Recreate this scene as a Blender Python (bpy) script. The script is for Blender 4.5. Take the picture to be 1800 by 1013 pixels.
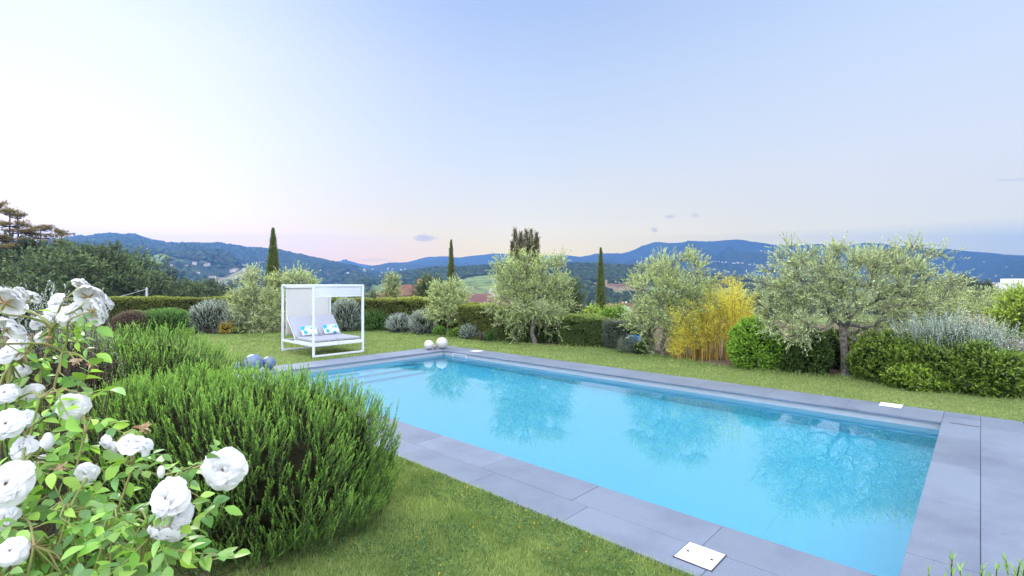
import bpy, bmesh, math
import numpy as np
from mathutils import Vector, Matrix

for o in list(bpy.data.objects):
    bpy.data.objects.remove(o)
SC = bpy.context.scene
COL = SC.collection
RAD = math.radians

# ------------------------------------------------------------------ camera
FPX, EYE, HOR = 885.0, 2.0, 497.0
cam = bpy.data.objects.new('camera', bpy.data.cameras.new('camera'))
COL.objects.link(cam)
cam.location = (0, 0, EYE)
cam.rotation_euler = (RAD(90), 0, 0)
cam.data.sensor_width = 36
cam.data.lens = FPX / 1800 * 36
cam.data.shift_y = -(506.5 - HOR) / 1800
cam.data.clip_start = 0.05
cam.data.clip_end = 40000
SC.camera = cam

# ------------------------------------------------------------------ sky, sun, exposure
SUN_AZ = RAD(-43.5)                 # measured from +Y towards +X
SUN_EL = RAD(30)
SUNX, SUNY = math.sin(SUN_AZ), math.cos(SUN_AZ)
SC.view_settings.view_transform = 'Standard'
SC.view_settings.look = 'None'
SC.view_settings.exposure = 0.0
SC.view_settings.gamma = 1.0
SC.render.engine = 'CYCLES'
SC.cycles.max_bounces = 9
SC.cycles.diffuse_bounces = 3
SC.cycles.glossy_bounces = 3
SC.cycles.transmission_bounces = 6
SC.cycles.transparent_max_bounces = 10
SC.cycles.volume_bounces = 1
SC.cycles.use_denoising = True
SC.cycles.caustics_refractive = True
SC.cycles.caustics_reflective = False
SC.cycles.blur_glossy = 0.0


def lin(c):
    out = []
    for v in c[:3]:
        v = v / 255.0
        out.append(v / 12.92 if v <= 0.04045 else ((v + 0.055) / 1.055) ** 2.4)
    return (*out, 1.0)


class NT:
    """small helper for node trees"""
    def __init__(self, tree):
        self.t = tree
        tree.nodes.clear()

    def n(self, kind, **kw):
        nd = self.t.nodes.new(kind)
        for k, v in kw.items():
            setattr(nd, k, v)
        return nd

    def l(self, a, b):
        self.t.links.new(a, b)

    def val(self, sock, v):
        if hasattr(v, 'is_output'):
            self.l(v, sock)
        else:
            sock.default_value = v

    def math(self, op, a, b=None, c=None, clamp=False):
        nd = self.n('ShaderNodeMath', operation=op, use_clamp=clamp)
        self.val(nd.inputs[0], a)
        if b is not None:
            self.val(nd.inputs[1], b)
        if c is not None:
            self.val(nd.inputs[2], c)
        return nd.outputs[0]

    def mixc(self, f, a, b, mode='MIX'):
        nd = self.n('ShaderNodeMix', data_type='RGBA', blend_type=mode)
        self.val(nd.inputs[0], f)
        self.val(nd.inputs[6], a)
        self.val(nd.inputs[7], b)
        return nd.outputs[2]

    def ramp(self, f, stops, interp='LINEAR'):
        nd = self.n('ShaderNodeValToRGB')
        cr = nd.color_ramp
        cr.interpolation = interp
        while len(cr.elements) < len(stops):
            cr.elements.new(0.5)
        for e, (p, c) in zip(cr.elements, stops):
            e.position = p
            e.color = c
        self.val(nd.inputs[0], f)
        return nd.outputs[0]

    def maprange(self, v, a, b, c=0.0, d=1.0, smooth=False):
        nd = self.n('ShaderNodeMapRange')
        nd.interpolation_type = 'SMOOTHSTEP' if smooth else 'LINEAR'
        self.val(nd.inputs[0], v)
        for i, x in enumerate((a, b, c, d)):
            nd.inputs[i + 1].default_value = x
        return nd.outputs[0]

    def noise(self, scale, detail=3, rough=0.5, vec=None):
        nd = self.n('ShaderNodeTexNoise')
        nd.inputs['Scale'].default_value = scale
        nd.inputs['Detail'].default_value = detail
        nd.inputs['Roughness'].default_value = rough
        if vec is not None:
            self.l(vec, nd.inputs['Vector'])
        return nd.outputs[0]


W = bpy.data.worlds.new('World')
SC.world = W
W.use_nodes = True
T = NT(W.node_tree)
tc = T.n('ShaderNodeTexCoord').outputs['Generated']
nrm = T.n('ShaderNodeVectorMath', operation='NORMALIZE')
T.l(tc, nrm.inputs[0])
sep = T.n('ShaderNodeSeparateXYZ')
T.l(nrm.outputs[0], sep.inputs[0])
dx, dy, dz = sep.outputs
hl = T.math('SQRT', T.math('MAXIMUM', T.math('ADD', T.math('MULTIPLY', dx, dx), T.math('MULTIPLY', dy, dy)), 1e-6))
az = T.math('DIVIDE', T.math('ADD', T.math('MULTIPLY', dx, SUNX), T.math('MULTIPLY', dy, SUNY)), hl)
el = T.math('MAXIMUM', dz, 0.0)
left = T.ramp(el, [(0, lin((255, 218, 176))), (.05, lin((255, 240, 220))), (.12, lin((255, 252, 246))), (.25, lin((255, 255, 255))),
                   (.38, lin((246, 248, 255))), (.55, lin((206, 222, 250))), (1, lin((186, 208, 246)))])
mid = T.ramp(el, [(0, lin((246, 228, 220))), (.045, lin((243, 232, 228))), (.11, lin((234, 234, 240))), (.25, lin((207, 223, 246))),
                  (.37, lin((190, 210, 243))), (.49, lin((168, 193, 237))), (1, lin((165, 192, 234)))])
right = T.ramp(el, [(0, lin((212, 220, 234))), (.07, lin((206, 219, 239))), (.2, lin((211, 223, 245))), (.37, lin((200, 220, 249))),
                    (.6, lin((175, 200, 243))), (1, lin((165, 192, 234)))])
f1 = T.maprange(az, -0.1, 0.85, 0, 1, True)
f2 = T.math('POWER', T.maprange(az, 0.5, 1.02, 0, 1), 4.0)
skyc = T.mixc(f2, T.mixc(f1, right, mid), left)
# the small grey evening clouds low over the hills
cloud = None
gx = T.math('DIVIDE', dx, T.math('MAXIMUM', dy, 0.05))
gz = T.math('DIVIDE', dz, T.math('MAXIMUM', dy, 0.05))
cn = T.noise(55, 4, 0.6, nrm.outputs[0])
for (px, py, rx, ry, k) in ((743, 419, 25, 7, .8), (1178, 381, 12, 3.5, .5), (1150, 404, 8, 5, .6), (1221, 379, 10, 4, .4),
                            (655, 457, 40, 3.5, .25), (1780, 316, 40, 4, .2)):
    a = T.math('DIVIDE', T.math('SUBTRACT', gx, (px - 900) / FPX), rx / FPX)
    b = T.math('DIVIDE', T.math('SUBTRACT', gz, (HOR - py) / FPX), ry / FPX)
    d = T.math('SQRT', T.math('ADD', T.math('MULTIPLY', a, a), T.math('MULTIPLY', b, b)))
    d = T.math('ADD', d, T.math('MULTIPLY', T.math('SUBTRACT', cn, 0.5), 1.6))
    m = T.math('MULTIPLY', T.maprange(d, 0.35, 1.15, 1, 0, True), k)
    m = T.math('MULTIPLY', m, T.math('GREATER_THAN', dy, 0.1))
    cloud = m if cloud is None else T.math('MAXIMUM', cloud, m)
# the sky is seen through the blue air below: what lies behind it is warmer and brighter near the horizon
tau = T.math('MINIMUM', T.math('DIVIDE', 0.126, T.math('MAXIMUM', el, 0.01)), 1.37)
thru = T.math('EXPONENT', T.math('MULTIPLY', tau, -1.0))
air = T.mixc(T.maprange(az, 0.2, 0.72, 0, 1), (.07, .30, .89, 1), (.15, .38, 1.02, 1))
air = T.mixc(T.maprange(az, 0.72, 1.0, 0, 1), air, (.32, .66, 1.38, 1))
v1 = T.n('ShaderNodeVectorMath', operation='SCALE')
T.l(air, v1.inputs[0]); T.l(T.math('SUBTRACT', 1.0, thru), v1.inputs['Scale'])
v2 = T.n('ShaderNodeVectorMath', operation='SUBTRACT')
T.l(skyc, v2.inputs[0]); T.l(v1.outputs[0], v2.inputs[1])
v3 = T.n('ShaderNodeVectorMath', operation='SCALE')
T.l(v2.outputs[0], v3.inputs[0]); T.l(T.math('DIVIDE', 1.0, thru), v3.inputs['Scale'])
v4 = T.n('ShaderNodeVectorMath', operation='MAXIMUM')
T.l(v3.outputs[0], v4.inputs[0]); v4.inputs[1].default_value = (.05, .05, .05)
skyc = v4.outputs[0]
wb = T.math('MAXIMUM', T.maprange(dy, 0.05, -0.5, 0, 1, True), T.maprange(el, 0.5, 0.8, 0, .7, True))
skyc = T.mixc(wb, skyc, (.70, .70, .76, 1))  # neutral colour of the added fill overhead and behind the camera
skyc = T.mixc(cloud, skyc, T.mixc(1.0, skyc, (.50, .50, .60, 1), 'MULTIPLY'))
# brighter evening glow round the sun; zenith and rear sky raised as added fill
glow = T.math('POWER', T.math('MAXIMUM', az, 0.0), 16.0)
glow = T.math('MULTIPLY', glow, T.maprange(el, 0.0, 0.35, 1, 0, True))
zen_fill = T.maprange(el, 0.5, 0.8, 0, 1, True)
behind = T.maprange(dy, 0.05, -0.5, 0, 1, True)  # unseen sky behind the camera, brightened as added fill light
gain = T.math('ADD', T.math('ADD', 1.0, T.math('MULTIPLY', glow, 0.25)), T.math('ADD', T.math('MULTIPLY', zen_fill, 1.4), T.math('MULTIPLY', behind, 3.7)))
skyc = T.mixc(1.0, skyc, (1.0, 1.0, .985, 1), 'MULTIPLY')
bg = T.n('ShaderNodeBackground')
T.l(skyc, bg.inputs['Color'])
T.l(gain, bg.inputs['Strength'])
sky = T.n('ShaderNodeTexSky', sky_type='NISHITA')
sky.sun_disc = False
sky.sun_elevation = SUN_EL
sky.sun_rotation = SUN_AZ
bg2 = T.n('ShaderNodeBackground')
T.l(sky.outputs[0], bg2.inputs['Color'])
bg2.inputs['Strength'].default_value = 0.001
addw = T.n('ShaderNodeAddShader')
T.l(bg.outputs[0], addw.inputs[0])
T.l(bg2.outputs[0], addw.inputs[1])
T.l(addw.outputs[0], T.n('ShaderNodeOutputWorld').inputs['Surface'])

sun = bpy.data.objects.new('sun', bpy.data.lights.new('sun', 'SUN'))
COL.objects.link(sun)
sun.data.energy = 3.3
sun.data.angle = RAD(24)
sun.data.color = (1.0, 0.93, 0.84)
sd = Vector((SUNX * math.cos(SUN_EL), SUNY * math.cos(SUN_EL), math.sin(SUN_EL)))
sun.rotation_euler = sd.to_track_quat('Z', 'Y').to_euler()


# ------------------------------------------------------------------ helpers: places
def G(px, py, z=0.0):
    """point of the ground seen at photo pixel px, py"""
    Y = (EYE - z) * FPX / (py - HOR)
    return np.array(((px - 900) / FPX * Y, Y, z))


def P(px, py, Y):
    return np.array(((px - 900) / FPX * Y, Y, EYE - (py - HOR) / FPX * Y))


# ------------------------------------------------------------------ helpers: noise
def _hash(ix, iy, seed):
    n = (ix.astype(np.int64) * 374761393 + iy.astype(np.int64) * 668265263 + seed * 974711) & 0x7fffffff
    n = ((n ^ (n >> 13)) * 1274126177) & 0x7fffffff
    n = (n ^ (n >> 16)) & 0xffff
    return n / 65535.0


def vnoise(x, y, seed=0):
    x = np.asarray(x, float); y = np.asarray(y, float)
    ix = np.floor(x); iy = np.floor(y)
    fx = x - ix; fy = y - iy
    fx = fx * fx * (3 - 2 * fx); fy = fy * fy * (3 - 2 * fy)
    a = _hash(ix, iy, seed); b = _hash(ix + 1, iy, seed)
    c = _hash(ix, iy + 1, seed); d = _hash(ix + 1, iy + 1, seed)
    return (a * (1 - fx) + b * fx) * (1 - fy) + (c * (1 - fx) + d * fx) * fy


def fbm(x, y, seed=0, oct=4):
    s = 0; a = 0.5; t = 0
    for i in range(oct):
        s = s + a * vnoise(x * 2 ** i, y * 2 ** i, seed + i * 17)
        t += a; a *= 0.5
    return s / t * 2 - 1


def sstep(t):
    t = np.clip(t, 0, 1)
    return t * t * (3 - 2 * t)


def unit(v):
    return v / np.maximum(np.linalg.norm(v, axis=-1, keepdims=True), 1e-9)


# ------------------------------------------------------------------ helpers: objects
def tag(o, label, cat, group=None):
    o['label'] = label
    o['category'] = cat
    if group:
        o['group'] = group
    return o


def empty(name, loc, label, cat, group=None):
    o = bpy.data.objects.new(name, None)
    o.empty_display_size = 0.2
    COL.objects.link(o)
    o.location = tuple(float(v) for v in loc)
    return tag(o, label, cat, group)


def mesh(name, parts, mats, parent=None, origin=None, smooth=False):
    """parts: list of (V, F, material index, age or None); world coordinates"""
    parts = [p for p in parts if len(p[0])]
    V = np.concatenate([p[0] for p in parts]).astype(np.float64)
    if parent is not None:
        V = V - np.array(parent['_o'] if '_o' in parent else parent.location)
    elif origin is not None:
        V = V - np.array(origin)
    loops, starts, mi, off, ls = [], [], [], 0, 0
    ages = []
    for p in parts:
        v, f, m = p[0], np.asarray(p[1]), p[2]
        k = f.shape[1]
        loops.append((f + off).ravel())
        starts.append(ls + np.arange(len(f)) * k)
        mi.append(np.full(len(f), m))
        ls += f.size
        off += len(v)
        a = p[3] if len(p) > 3 and p[3] is not None else np.zeros(len(v))
        ages.append(a)
    loops = np.concatenate(loops).astype(np.int32)
    starts = np.concatenate(starts).astype(np.int32)
    mi = np.concatenate(mi).astype(np.int32)
    me = bpy.data.meshes.new(name)
    me.vertices.add(len(V))
    me.vertices.foreach_set('co', V.astype(np.float32).ravel())
    me.loops.add(len(loops))
    me.loops.foreach_set('vertex_index', loops)
    me.polygons.add(len(starts))
    me.polygons.foreach_set('loop_start', starts)
    for m in (mats if isinstance(mats, (list, tuple)) else [mats]):
        me.materials.append(m)
    me.polygons.foreach_set('material_index', mi)
    at = me.attributes.new('age', 'FLOAT', 'POINT')
    at.data.foreach_set('value', np.concatenate(ages).astype(np.float32))
    me.update(calc_edges=True)
    me.polygons.foreach_set('use_smooth', np.full(len(starts), bool(smooth)))
    o = bpy.data.objects.new(name, me)
    COL.objects.link(o)
    if parent is not None:
        o.parent = parent
    elif origin is not None:
        o.location = tuple(float(v) for v in origin)
    return o


def structure(o):
    o['kind'] = 'structure'
    return o


def stuff(o, label=None, cat=None):
    o['kind'] = 'stuff'
    if label:
        tag(o, label, cat)
    return o


def copy_tree(o, parent=None):
    c = o.copy()
    COL.objects.link(c)
    if parent is not None:
        c.parent = parent
    for ch in list(o.children):
        copy_tree(ch, c)
    return c


# ------------------------------------------------------------------ helpers: shapes
def tube(path, radii, sides=8, cap=True):
    path = np.asarray(path, float)
    radii = np.broadcast_to(np.asarray(radii, float), (len(path),))
    tan = unit(np.gradient(path, axis=0))
    up = np.array((0.31, 0.17, 0.93)) if abs(tan[0][2]) < 0.9 else np.array((0.9, 0.3, 0.1))
    U = unit(np.cross(tan, up)); Vv = np.cross(tan, U)
    a = np.linspace(0, 2 * np.pi, sides, endpoint=False)
    ring = U[:, None, :] * np.cos(a)[None, :, None] + Vv[:, None, :] * np.sin(a)[None, :, None]
    V = (path[:, None, :] + ring * radii[:, None, None]).reshape(-1, 3)
    F = []
    n = len(path)
    for i in range(n - 1):
        for j in range(sides):
            k = (j + 1) % sides
            F.append((i * sides + j, i * sides + k, (i + 1) * sides + k, (i + 1) * sides + j))
    return V, np.array(F)


def twigs(A, B, ra, rb):
    """many straight three-sided twigs"""
    A = np.asarray(A, float); B = np.asarray(B, float)
    n = len(A)
    D = unit(B - A)
    U = unit(np.cross(D, np.array((0.3, 0.5, 0.81)) + 0 * D)); Vv = np.cross(D, U)
    ra = np.broadcast_to(np.asarray(ra, float), (n,)); rb = np.broadcast_to(np.asarray(rb, float), (n,))
    V = np.zeros((n, 6, 3))
    for j in range(3):
        an = j * 2.0944
        r = U * math.cos(an) + Vv * math.sin(an)
        V[:, j] = A + r * ra[:, None]
        V[:, 3 + j] = B + r * rb[:, None]
    b = np.arange(n)[:, None] * 6
    F = np.concatenate([b + np.array((0, 1, 4, 3)), b + np.array((1, 2, 5, 4)), b + np.array((2, 0, 3, 5))])
    return V.reshape(-1, 3), F


def sprigs(rng, B, D, L, nl, ll, lw, ang=0.7, curve=0.0, jit=0.25, t0=0.1, wide=0.45, tipang=0.5, agebase=0.0):
    """leafy shoots: nl leaves round each stem; every leaf is one folded four-cornered blade"""
    B = np.asarray(B, float); N = len(B)
    D = unit(np.asarray(D, float))
    L = np.broadcast_to(np.asarray(L, float), (N,))
    t = np.linspace(t0, 1, nl)[None, :] + rng.uniform(-.4, .4, (N, nl)) / nl
    t = np.clip(t, 0, 1)
    up = np.array((0, 0, 1.0))
    pos = B[:, None] + D[:, None] * (L[:, None] * t)[..., None] + up * (curve * L[:, None] * t ** 2)[..., None]
    ph = np.arange(nl)[None, :] * 2.39996 + rng.uniform(0, 6.28, (N, 1)) + rng.normal(0, .3, (N, nl))
    ref = np.where(np.abs(D[:, 2:3]) < .8, np.array([[0, 0, 1.0]]), np.array([[1.0, 0, 0]]))
    U = unit(np.cross(D, ref)); Vv = np.cross(D, U)
    a = ang * (1 - (1 - tipang) * t)
    ld = D[:, None] * np.cos(a)[..., None] + (U[:, None] * np.cos(ph)[..., None] + Vv[:, None] * np.sin(ph)[..., None]) * np.sin(a)[..., None]
    ld = unit(ld + rng.normal(0, jit, ld.shape))
    sd_ = unit(np.cross(ld, D[:, None] + rng.normal(0, .35, ld.shape)))
    nr = np.cross(sd_, ld)
    s = rng.uniform(.7, 1.15, (N, nl))[..., None]
    l_ = ll * s; w_ = lw * s * .5
    V = np.zeros((N, nl, 4, 3))
    V[:, :, 0] = pos
    V[:, :, 1] = pos + ld * l_ * wide + sd_ * w_ + nr * w_ * .35
    V[:, :, 2] = pos + ld * l_
    V[:, :, 3] = pos + ld * l_ * wide - sd_ * w_ + nr * w_ * .35
    M = N * nl
    F = (np.arange(M)[:, None] * 4 + np.array((0, 1, 2, 3)))
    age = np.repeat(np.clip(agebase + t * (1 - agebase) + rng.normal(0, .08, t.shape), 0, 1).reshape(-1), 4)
    return V.reshape(-1, 3), F, 0, age


def sphere_dirs(rng, n, zmin=-0.2):
    z = rng.uniform(zmin, 1, n); p = rng.uniform(0, 2 * np.pi, n)
    r = np.sqrt(1 - z * z)
    return np.stack((r * np.cos(p), r * np.sin(p), z), 1)


def uvsphere(c, r, nu=40, nv=24):
    u = np.linspace(0, 2 * np.pi, nu, endpoint=False); v = np.linspace(0.02, np.pi - 0.02, nv)
    V = np.stack([np.outer(np.sin(v), np.cos(u)), np.outer(np.sin(v), np.sin(u)), np.outer(np.cos(v), np.ones(nu))], -1).reshape(-1, 3)
    F = [(i * nu + j, (i + 1) * nu + j, (i + 1) * nu + (j + 1) % nu, i * nu + (j + 1) % nu) for i in range(nv - 1) for j in range(nu)]
    return V * np.asarray(r) + np.asarray(c), np.array(F)


def lumps(d, seed, k=3.0):
    return fbm(d[:, 0] * k + 7.3 + d[:, 2] * 1.7, d[:, 1] * k + 3.1 - d[:, 2] * 2.3, seed, 3)


BOXF = np.array(((0, 3, 2, 1), (4, 5, 6, 7), (0, 1, 5, 4), (1, 2, 6, 5), (2, 3, 7, 6), (3, 0, 4, 7)))


def box(o, ex, ey, x0, x1, y0, y1, z0, z1):
    """box in a horizontal frame o, ex, ey"""
    o = np.asarray(o, float); ex = np.asarray(ex, float); ey = np.asarray(ey, float)
    pts = []
    for z in (z0, z1):
        for x, y in ((x0, y0), (x1, y0), (x1, y1), (x0, y1)):
            p = o[:2] + ex[:2] * x + ey[:2] * y
            pts.append((p[0], p[1], z))
    V = np.array(pts)
    F = BOXF if (ex[0] * ey[1] - ex[1] * ey[0]) > 0 else BOXF[:, ::-1]
    return V, F


def bevel_obj(o, w, seg=2):
    m = o.modifiers.new('bevel', 'BEVEL')
    m.width = w; m.segments = seg; m.limit_method = 'ANGLE'; m.angle_limit = RAD(40)
    return o


# ------------------------------------------------------------------ materials
def material(name):
    m = bpy.data.materials.new(name)
    m.use_nodes = True
    t = NT(m.node_tree)
    out = t.n('ShaderNodeOutputMaterial')
    return m, t, out


def leaf_mat(name, old, new, var=0.35, trans=0.3, rough=0.55, spec=0.3, hue=None, patch=None):
    m, t, out = material(name)
    rnd = t.n('ShaderNodeNewGeometry').outputs['Random Per Island']
    age = t.n('ShaderNodeAttribute', attribute_name='age').outputs['Fac']
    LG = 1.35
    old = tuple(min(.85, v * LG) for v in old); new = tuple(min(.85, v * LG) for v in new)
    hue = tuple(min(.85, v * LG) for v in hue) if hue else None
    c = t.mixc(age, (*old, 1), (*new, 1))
    if hue:
        c = t.mixc(t.math('MULTIPLY', t.math('POWER', t.math('FRACT', t.math('MULTIPLY', rnd, 7.31)), 2.0), 0.75), c, (*hue, 1))
    if patch:                                    # worn and lush patches of turf
        ob = t.n('ShaderNodeTexCoord').outputs['Object']
        c = t.mixc(t.maprange(t.noise(1.6, 4, .65, ob), .42, .62), c, t.mixc(1.0, c, (*patch, 1), 'MULTIPLY'))
    v = t.maprange(rnd, 0, 1, 1 - var, 1 + var)
    hs = t.n('ShaderNodeHueSaturation')
    t.l(v, hs.inputs['Value']); t.l(c, hs.inputs['Color'])
    c = hs.outputs[0]
    p = t.n('ShaderNodeBsdfPrincipled')
    t.l(c, p.inputs['Base Color'])
    p.inputs['Roughness'].default_value = rough
    p.inputs['Specular IOR Level'].default_value = spec
    tr = t.n('ShaderNodeBsdfTranslucent')
    t.l(t.mixc(1.0, c, (1.25, 1.3, .7, 1), 'MULTIPLY'), tr.inputs['Color'])
    mx = t.n('ShaderNodeMixShader')
    mx.inputs[0].default_value = trans
    t.l(p.outputs[0], mx.inputs[1]); t.l(tr.outputs[0], mx.inputs[2])
    t.l(mx.outputs[0], out.inputs['Surface'])
    return m


def plain(name, col, rough=0.6, spec=0.4, noise=None, bump=0.0, bscale=60, col2=None, metal=0.0):
    m, t, out = material(name)
    p = t.n('ShaderNodeBsdfPrincipled')
    p.inputs['Roughness'].default_value = rough
    p.inputs['Specular IOR Level'].default_value = spec
    p.inputs['Metallic'].default_value = metal
    tc = t.n('ShaderNodeTexCoord').outputs['Object']
    if noise:
        n = t.noise(noise, 4, .6, tc)
        c2 = col2 or tuple(v * .6 for v in col)
        t.l(t.mixc(t.maprange(n, .35, .65), (*col, 1), (*c2, 1)), p.inputs['Base Color'])
    else:
        p.inputs['Base Color'].default_value = (*col, 1)
    if bump:
        b = t.n('ShaderNodeBump')
        b.inputs['Strength'].default_value = bump
        b.inputs['Distance'].default_value = 0.02
        t.l(t.noise(bscale, 4, .6, tc), b.inputs['Height'])
        t.l(b.outputs[0], p.inputs['Normal'])
    t.l(p.outputs[0], out.inputs['Surface'])
    return m


M = {}
M['bark'] = plain('bark', (.13, .105, .08), .9, .1, 14, .8, 30, (.05, .04, .032))
M['olive_bark'] = plain('olive_bark', (.30, .27, .235), .9, .1, 16, .9, 40, (.09, .075, .06))
M['pale_bark'] = plain('pale_bark', (.16, .14, .13), .9, .1, 5, .6, 20)
M['thicket'] = plain('thicket', (.028, .026, .014), 1, 0, 12, .8, 20, (.012, .013, .007))  # dark twigs, and the deep shade inside plants put into colour
M['thicket_green'] = plain('thicket_green', (.035, .05, .014), 1, 0, 16, .8, 20, (.014, .02, .007))  # greener tone for twigs and painted inner shade
M['olive'] = leaf_mat('olive_leaf', (.165, .205, .08), (.42, .48, .19), .5, .3, .5, .35, (.44, .49, .32))
M['olive_grey'] = leaf_mat('olive_leaf_silvery', (.17, .205, .095), (.43, .48, .22), .5, .28, .5, .35, (.47, .51, .36))
M['rosemary'] = leaf_mat('rosemary_needle', (.026, .085, .02), (.225, .385, .075), .35, .3, .5, .35)
M['rosemary_far'] = leaf_mat('rosemary_shrub_leaf', (.045, .11, .035), (.17, .31, .085), .35, .25)
M['lavender'] = leaf_mat('silver_shrub_leaf', (.11, .125, .105), (.46, .52, .47), .3, .2, .7, .2)
M['silver'] = leaf_mat('silver_plume_leaf', (.18, .24, .18), (.56, .64, .57), .25, .2, .7, .2)
M['brown_shrub'] = leaf_mat('brown_shrub_twig', (.09, .06, .05), (.23, .155, .125), .35, .1, .8, .1)
M['photinia'] = leaf_mat('hedge_leaf', (.05, .085, .025), (.30, .36, .06), .6, .25, .45, .4, (.15, .10, .055))
M['hedge'] = leaf_mat('laurel_hedge_leaf', (.05, .085, .03), (.23, .30, .075), .5, .25, .45, .4)
M['hedge_grey'] = leaf_mat('grey_hedge_leaf', (.075, .09, .065), (.20, .225, .15), .4, .2, .6, .3)
M['laurel'] = leaf_mat('laurel_leaf', (.012, .03, .009), (.17, .25, .035), .5, .25, .4, .45)  # old leaves darkened, deep shade between the shoots put into their colour
M['viburnum'] = leaf_mat('bright_shrub_leaf', (.05, .13, .02), (.26, .42, .05), .4, .3, .45, .4)
M['laurel_bright'] = leaf_mat('young_laurel_leaf', (.025, .06, .012), (.24, .34, .045), .45, .3, .4, .4)
M['dark_shrub'] = leaf_mat('dark_shrub_leaf', (.012, .028, .009), (.10, .16, .035), .5, .25, .4, .4)
M['cypress'] = leaf_mat('cypress_scale', (.05, .075, .02), (.15, .185, .055), .4, .15, .7, .2)
M['cypress_brown'] = leaf_mat('brown_cypress_scale', (.05, .055, .025), (.17, .15, .075), .4, .15, .7, .2)
M['bamboo'] = leaf_mat('golden_bamboo_leaf', (.50, .39, .045), (.80, .64, .12), .35, .4, .5, .3, (.60, .56, .14))
M['cane'] = plain('bamboo_cane', (.55, .36, .08), .5, .4, 8)
M['oak'] = leaf_mat('oak_leaf', (.035, .06, .03), (.12, .165, .075), .45, .25, .6, .2)
M['oak_dark'] = leaf_mat('dark_oak_leaf', (.033, .05, .028), (.10, .13, .068), .45, .25, .6, .2)
M['pine'] = leaf_mat('pine_needle', (.10, .085, .04), (.26, .20, .09), .4, .2, .7, .2)
M['poplar'] = leaf_mat('pale_tree_leaf', (.16, .20, .09), (.38, .43, .20), .4, .25, .6, .2)
M['lime'] = leaf_mat('yellow_green_leaf', (.12, .20, .03), (.36, .46, .08), .4, .35, .5, .3)
M['rose_leaf'] = leaf_mat('rose_leaf', (.10, .24, .05), (.40, .60, .10), .4, .4, .35, .5, (.20, .34, .16))
M['weed'] = leaf_mat('low_green_leaf', (.07, .16, .03), (.24, .38, .07), .4, .3)
M['clover'] = leaf_mat('clover_leaf', (.03, .085, .025), (.13, .22, .07), .5, .25)  # clover green, darkened to carry the shade of the near lawn
M['gold_weed'] = leaf_mat('golden_low_leaf', (.22, .17, .04), (.45, .36, .08), .4, .3)
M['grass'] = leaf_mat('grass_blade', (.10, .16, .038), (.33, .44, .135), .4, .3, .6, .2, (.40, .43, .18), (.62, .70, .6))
M['stem'] = plain('rose_stem', (.24, .34, .09), .6, .3, 30, 0, 60, (.32, .24, .10))
M['sepal'] = plain('sepal', (.30, .26, .08), .7, .2, 60, 0, 60, (.42, .22, .07))
M['dry'] = plain('dry_twig', (.10, .075, .055), .9, .1, 20)
M['spent'] = plain('withered_petal', (.55, .42, .26), .8, .1, 60, 0, 60, (.30, .17, .08))
M['white_metal'] = plain('white_powder_coat', (.80, .82, .86), .4, .4)
M['plastic'] = plain('white_plastic', (.80, .80, .78), .45, .4, 30, 0, 60, (.72, .72, .70))
M['hole'] = plain('dark_hole', (.03, .03, .035), .8, .1)  # flat dark colour stands in for the shade inside slot and holes
M['cushion'] = plain('grey_cushion_fabric', (.44, .45, .49), .9, .1, 180, .15, 300, (.38, .39, .43))
M['cream'] = plain('cream_screen_fabric', (.74, .71, .66), .9, .1, 90, .1, 200, (.70, .67, .62))
M['pole'] = plain('galvanised_pole', (.55, .57, .58), .5, .4)
M['wire'] = plain('overhead_wire', (.4, .42, .43), .6, .3)
M['blue_cover'] = plain('blue_tarpaulin', (.03, .23, .62), .5, .4, 5, .3, 10, (.04, .30, .75))
M['soil'] = plain('bed_soil', (.20, .15, .10), .95, .1, 3, .6, 30, (.09, .07, .045))
M['tan_wall'] = plain('tan_render', (.52, .38, .24), .9, .1, .4)
M['orange_wall'] = plain('orange_render', (.80, .46, .20), .9, .1, .6, 0, 60, (.70, .40, .18))
M['pale_wall'] = plain('pale_render', (.72, .64, .56), .9, .1, .3)
M['white_wall'] = plain('white_render', (.80, .78, .74), .9, .1, .2, 0, 60, (.70, .68, .66))
M['roof'] = plain('terracotta_roof', (.24, .115, .085), .9, .1, 1.2, .4, 6, (.15, .085, .07))
M['dark_roof'] = plain('weathered_tile_roof', (.19, .10, .095), .9, .1, 1.5, .4, 6, (.15, .09, .08))
M['window'] = plain('dark_window', (.06, .06, .07), .2, .5)


def petal_mat():
    m, t, out = material('rose_petal')
    rnd = t.n('ShaderNodeNewGeometry').outputs['Random Per Island']
    age = t.n('ShaderNodeAttribute', attribute_name='age').outputs['Fac']
    c = t.mixc(t.math('MULTIPLY', rnd, .35), (.90, .90, .89, 1), (.92, .86, .86, 1))
    c = t.mixc(age, c, (.80, .74, .50, 1))
    p = t.n('ShaderNodeBsdfPrincipled')
    p.inputs['Roughness'].default_value = .6
    p.inputs['Specular IOR Level'].default_value = .2
    t.l(c, p.inputs['Base Color'])
    tr = t.n('ShaderNodeBsdfTranslucent')
    t.l(c, tr.inputs['Color'])
    mx = t.n('ShaderNodeMixShader')
    mx.inputs[0].default_value = .35
    t.l(p.outputs[0], mx.inputs[1]); t.l(tr.outputs[0], mx.inputs[2])
    t.l(mx.outputs[0], out.inputs['Surface'])
    return m


M['petal'] = petal_mat()


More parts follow.
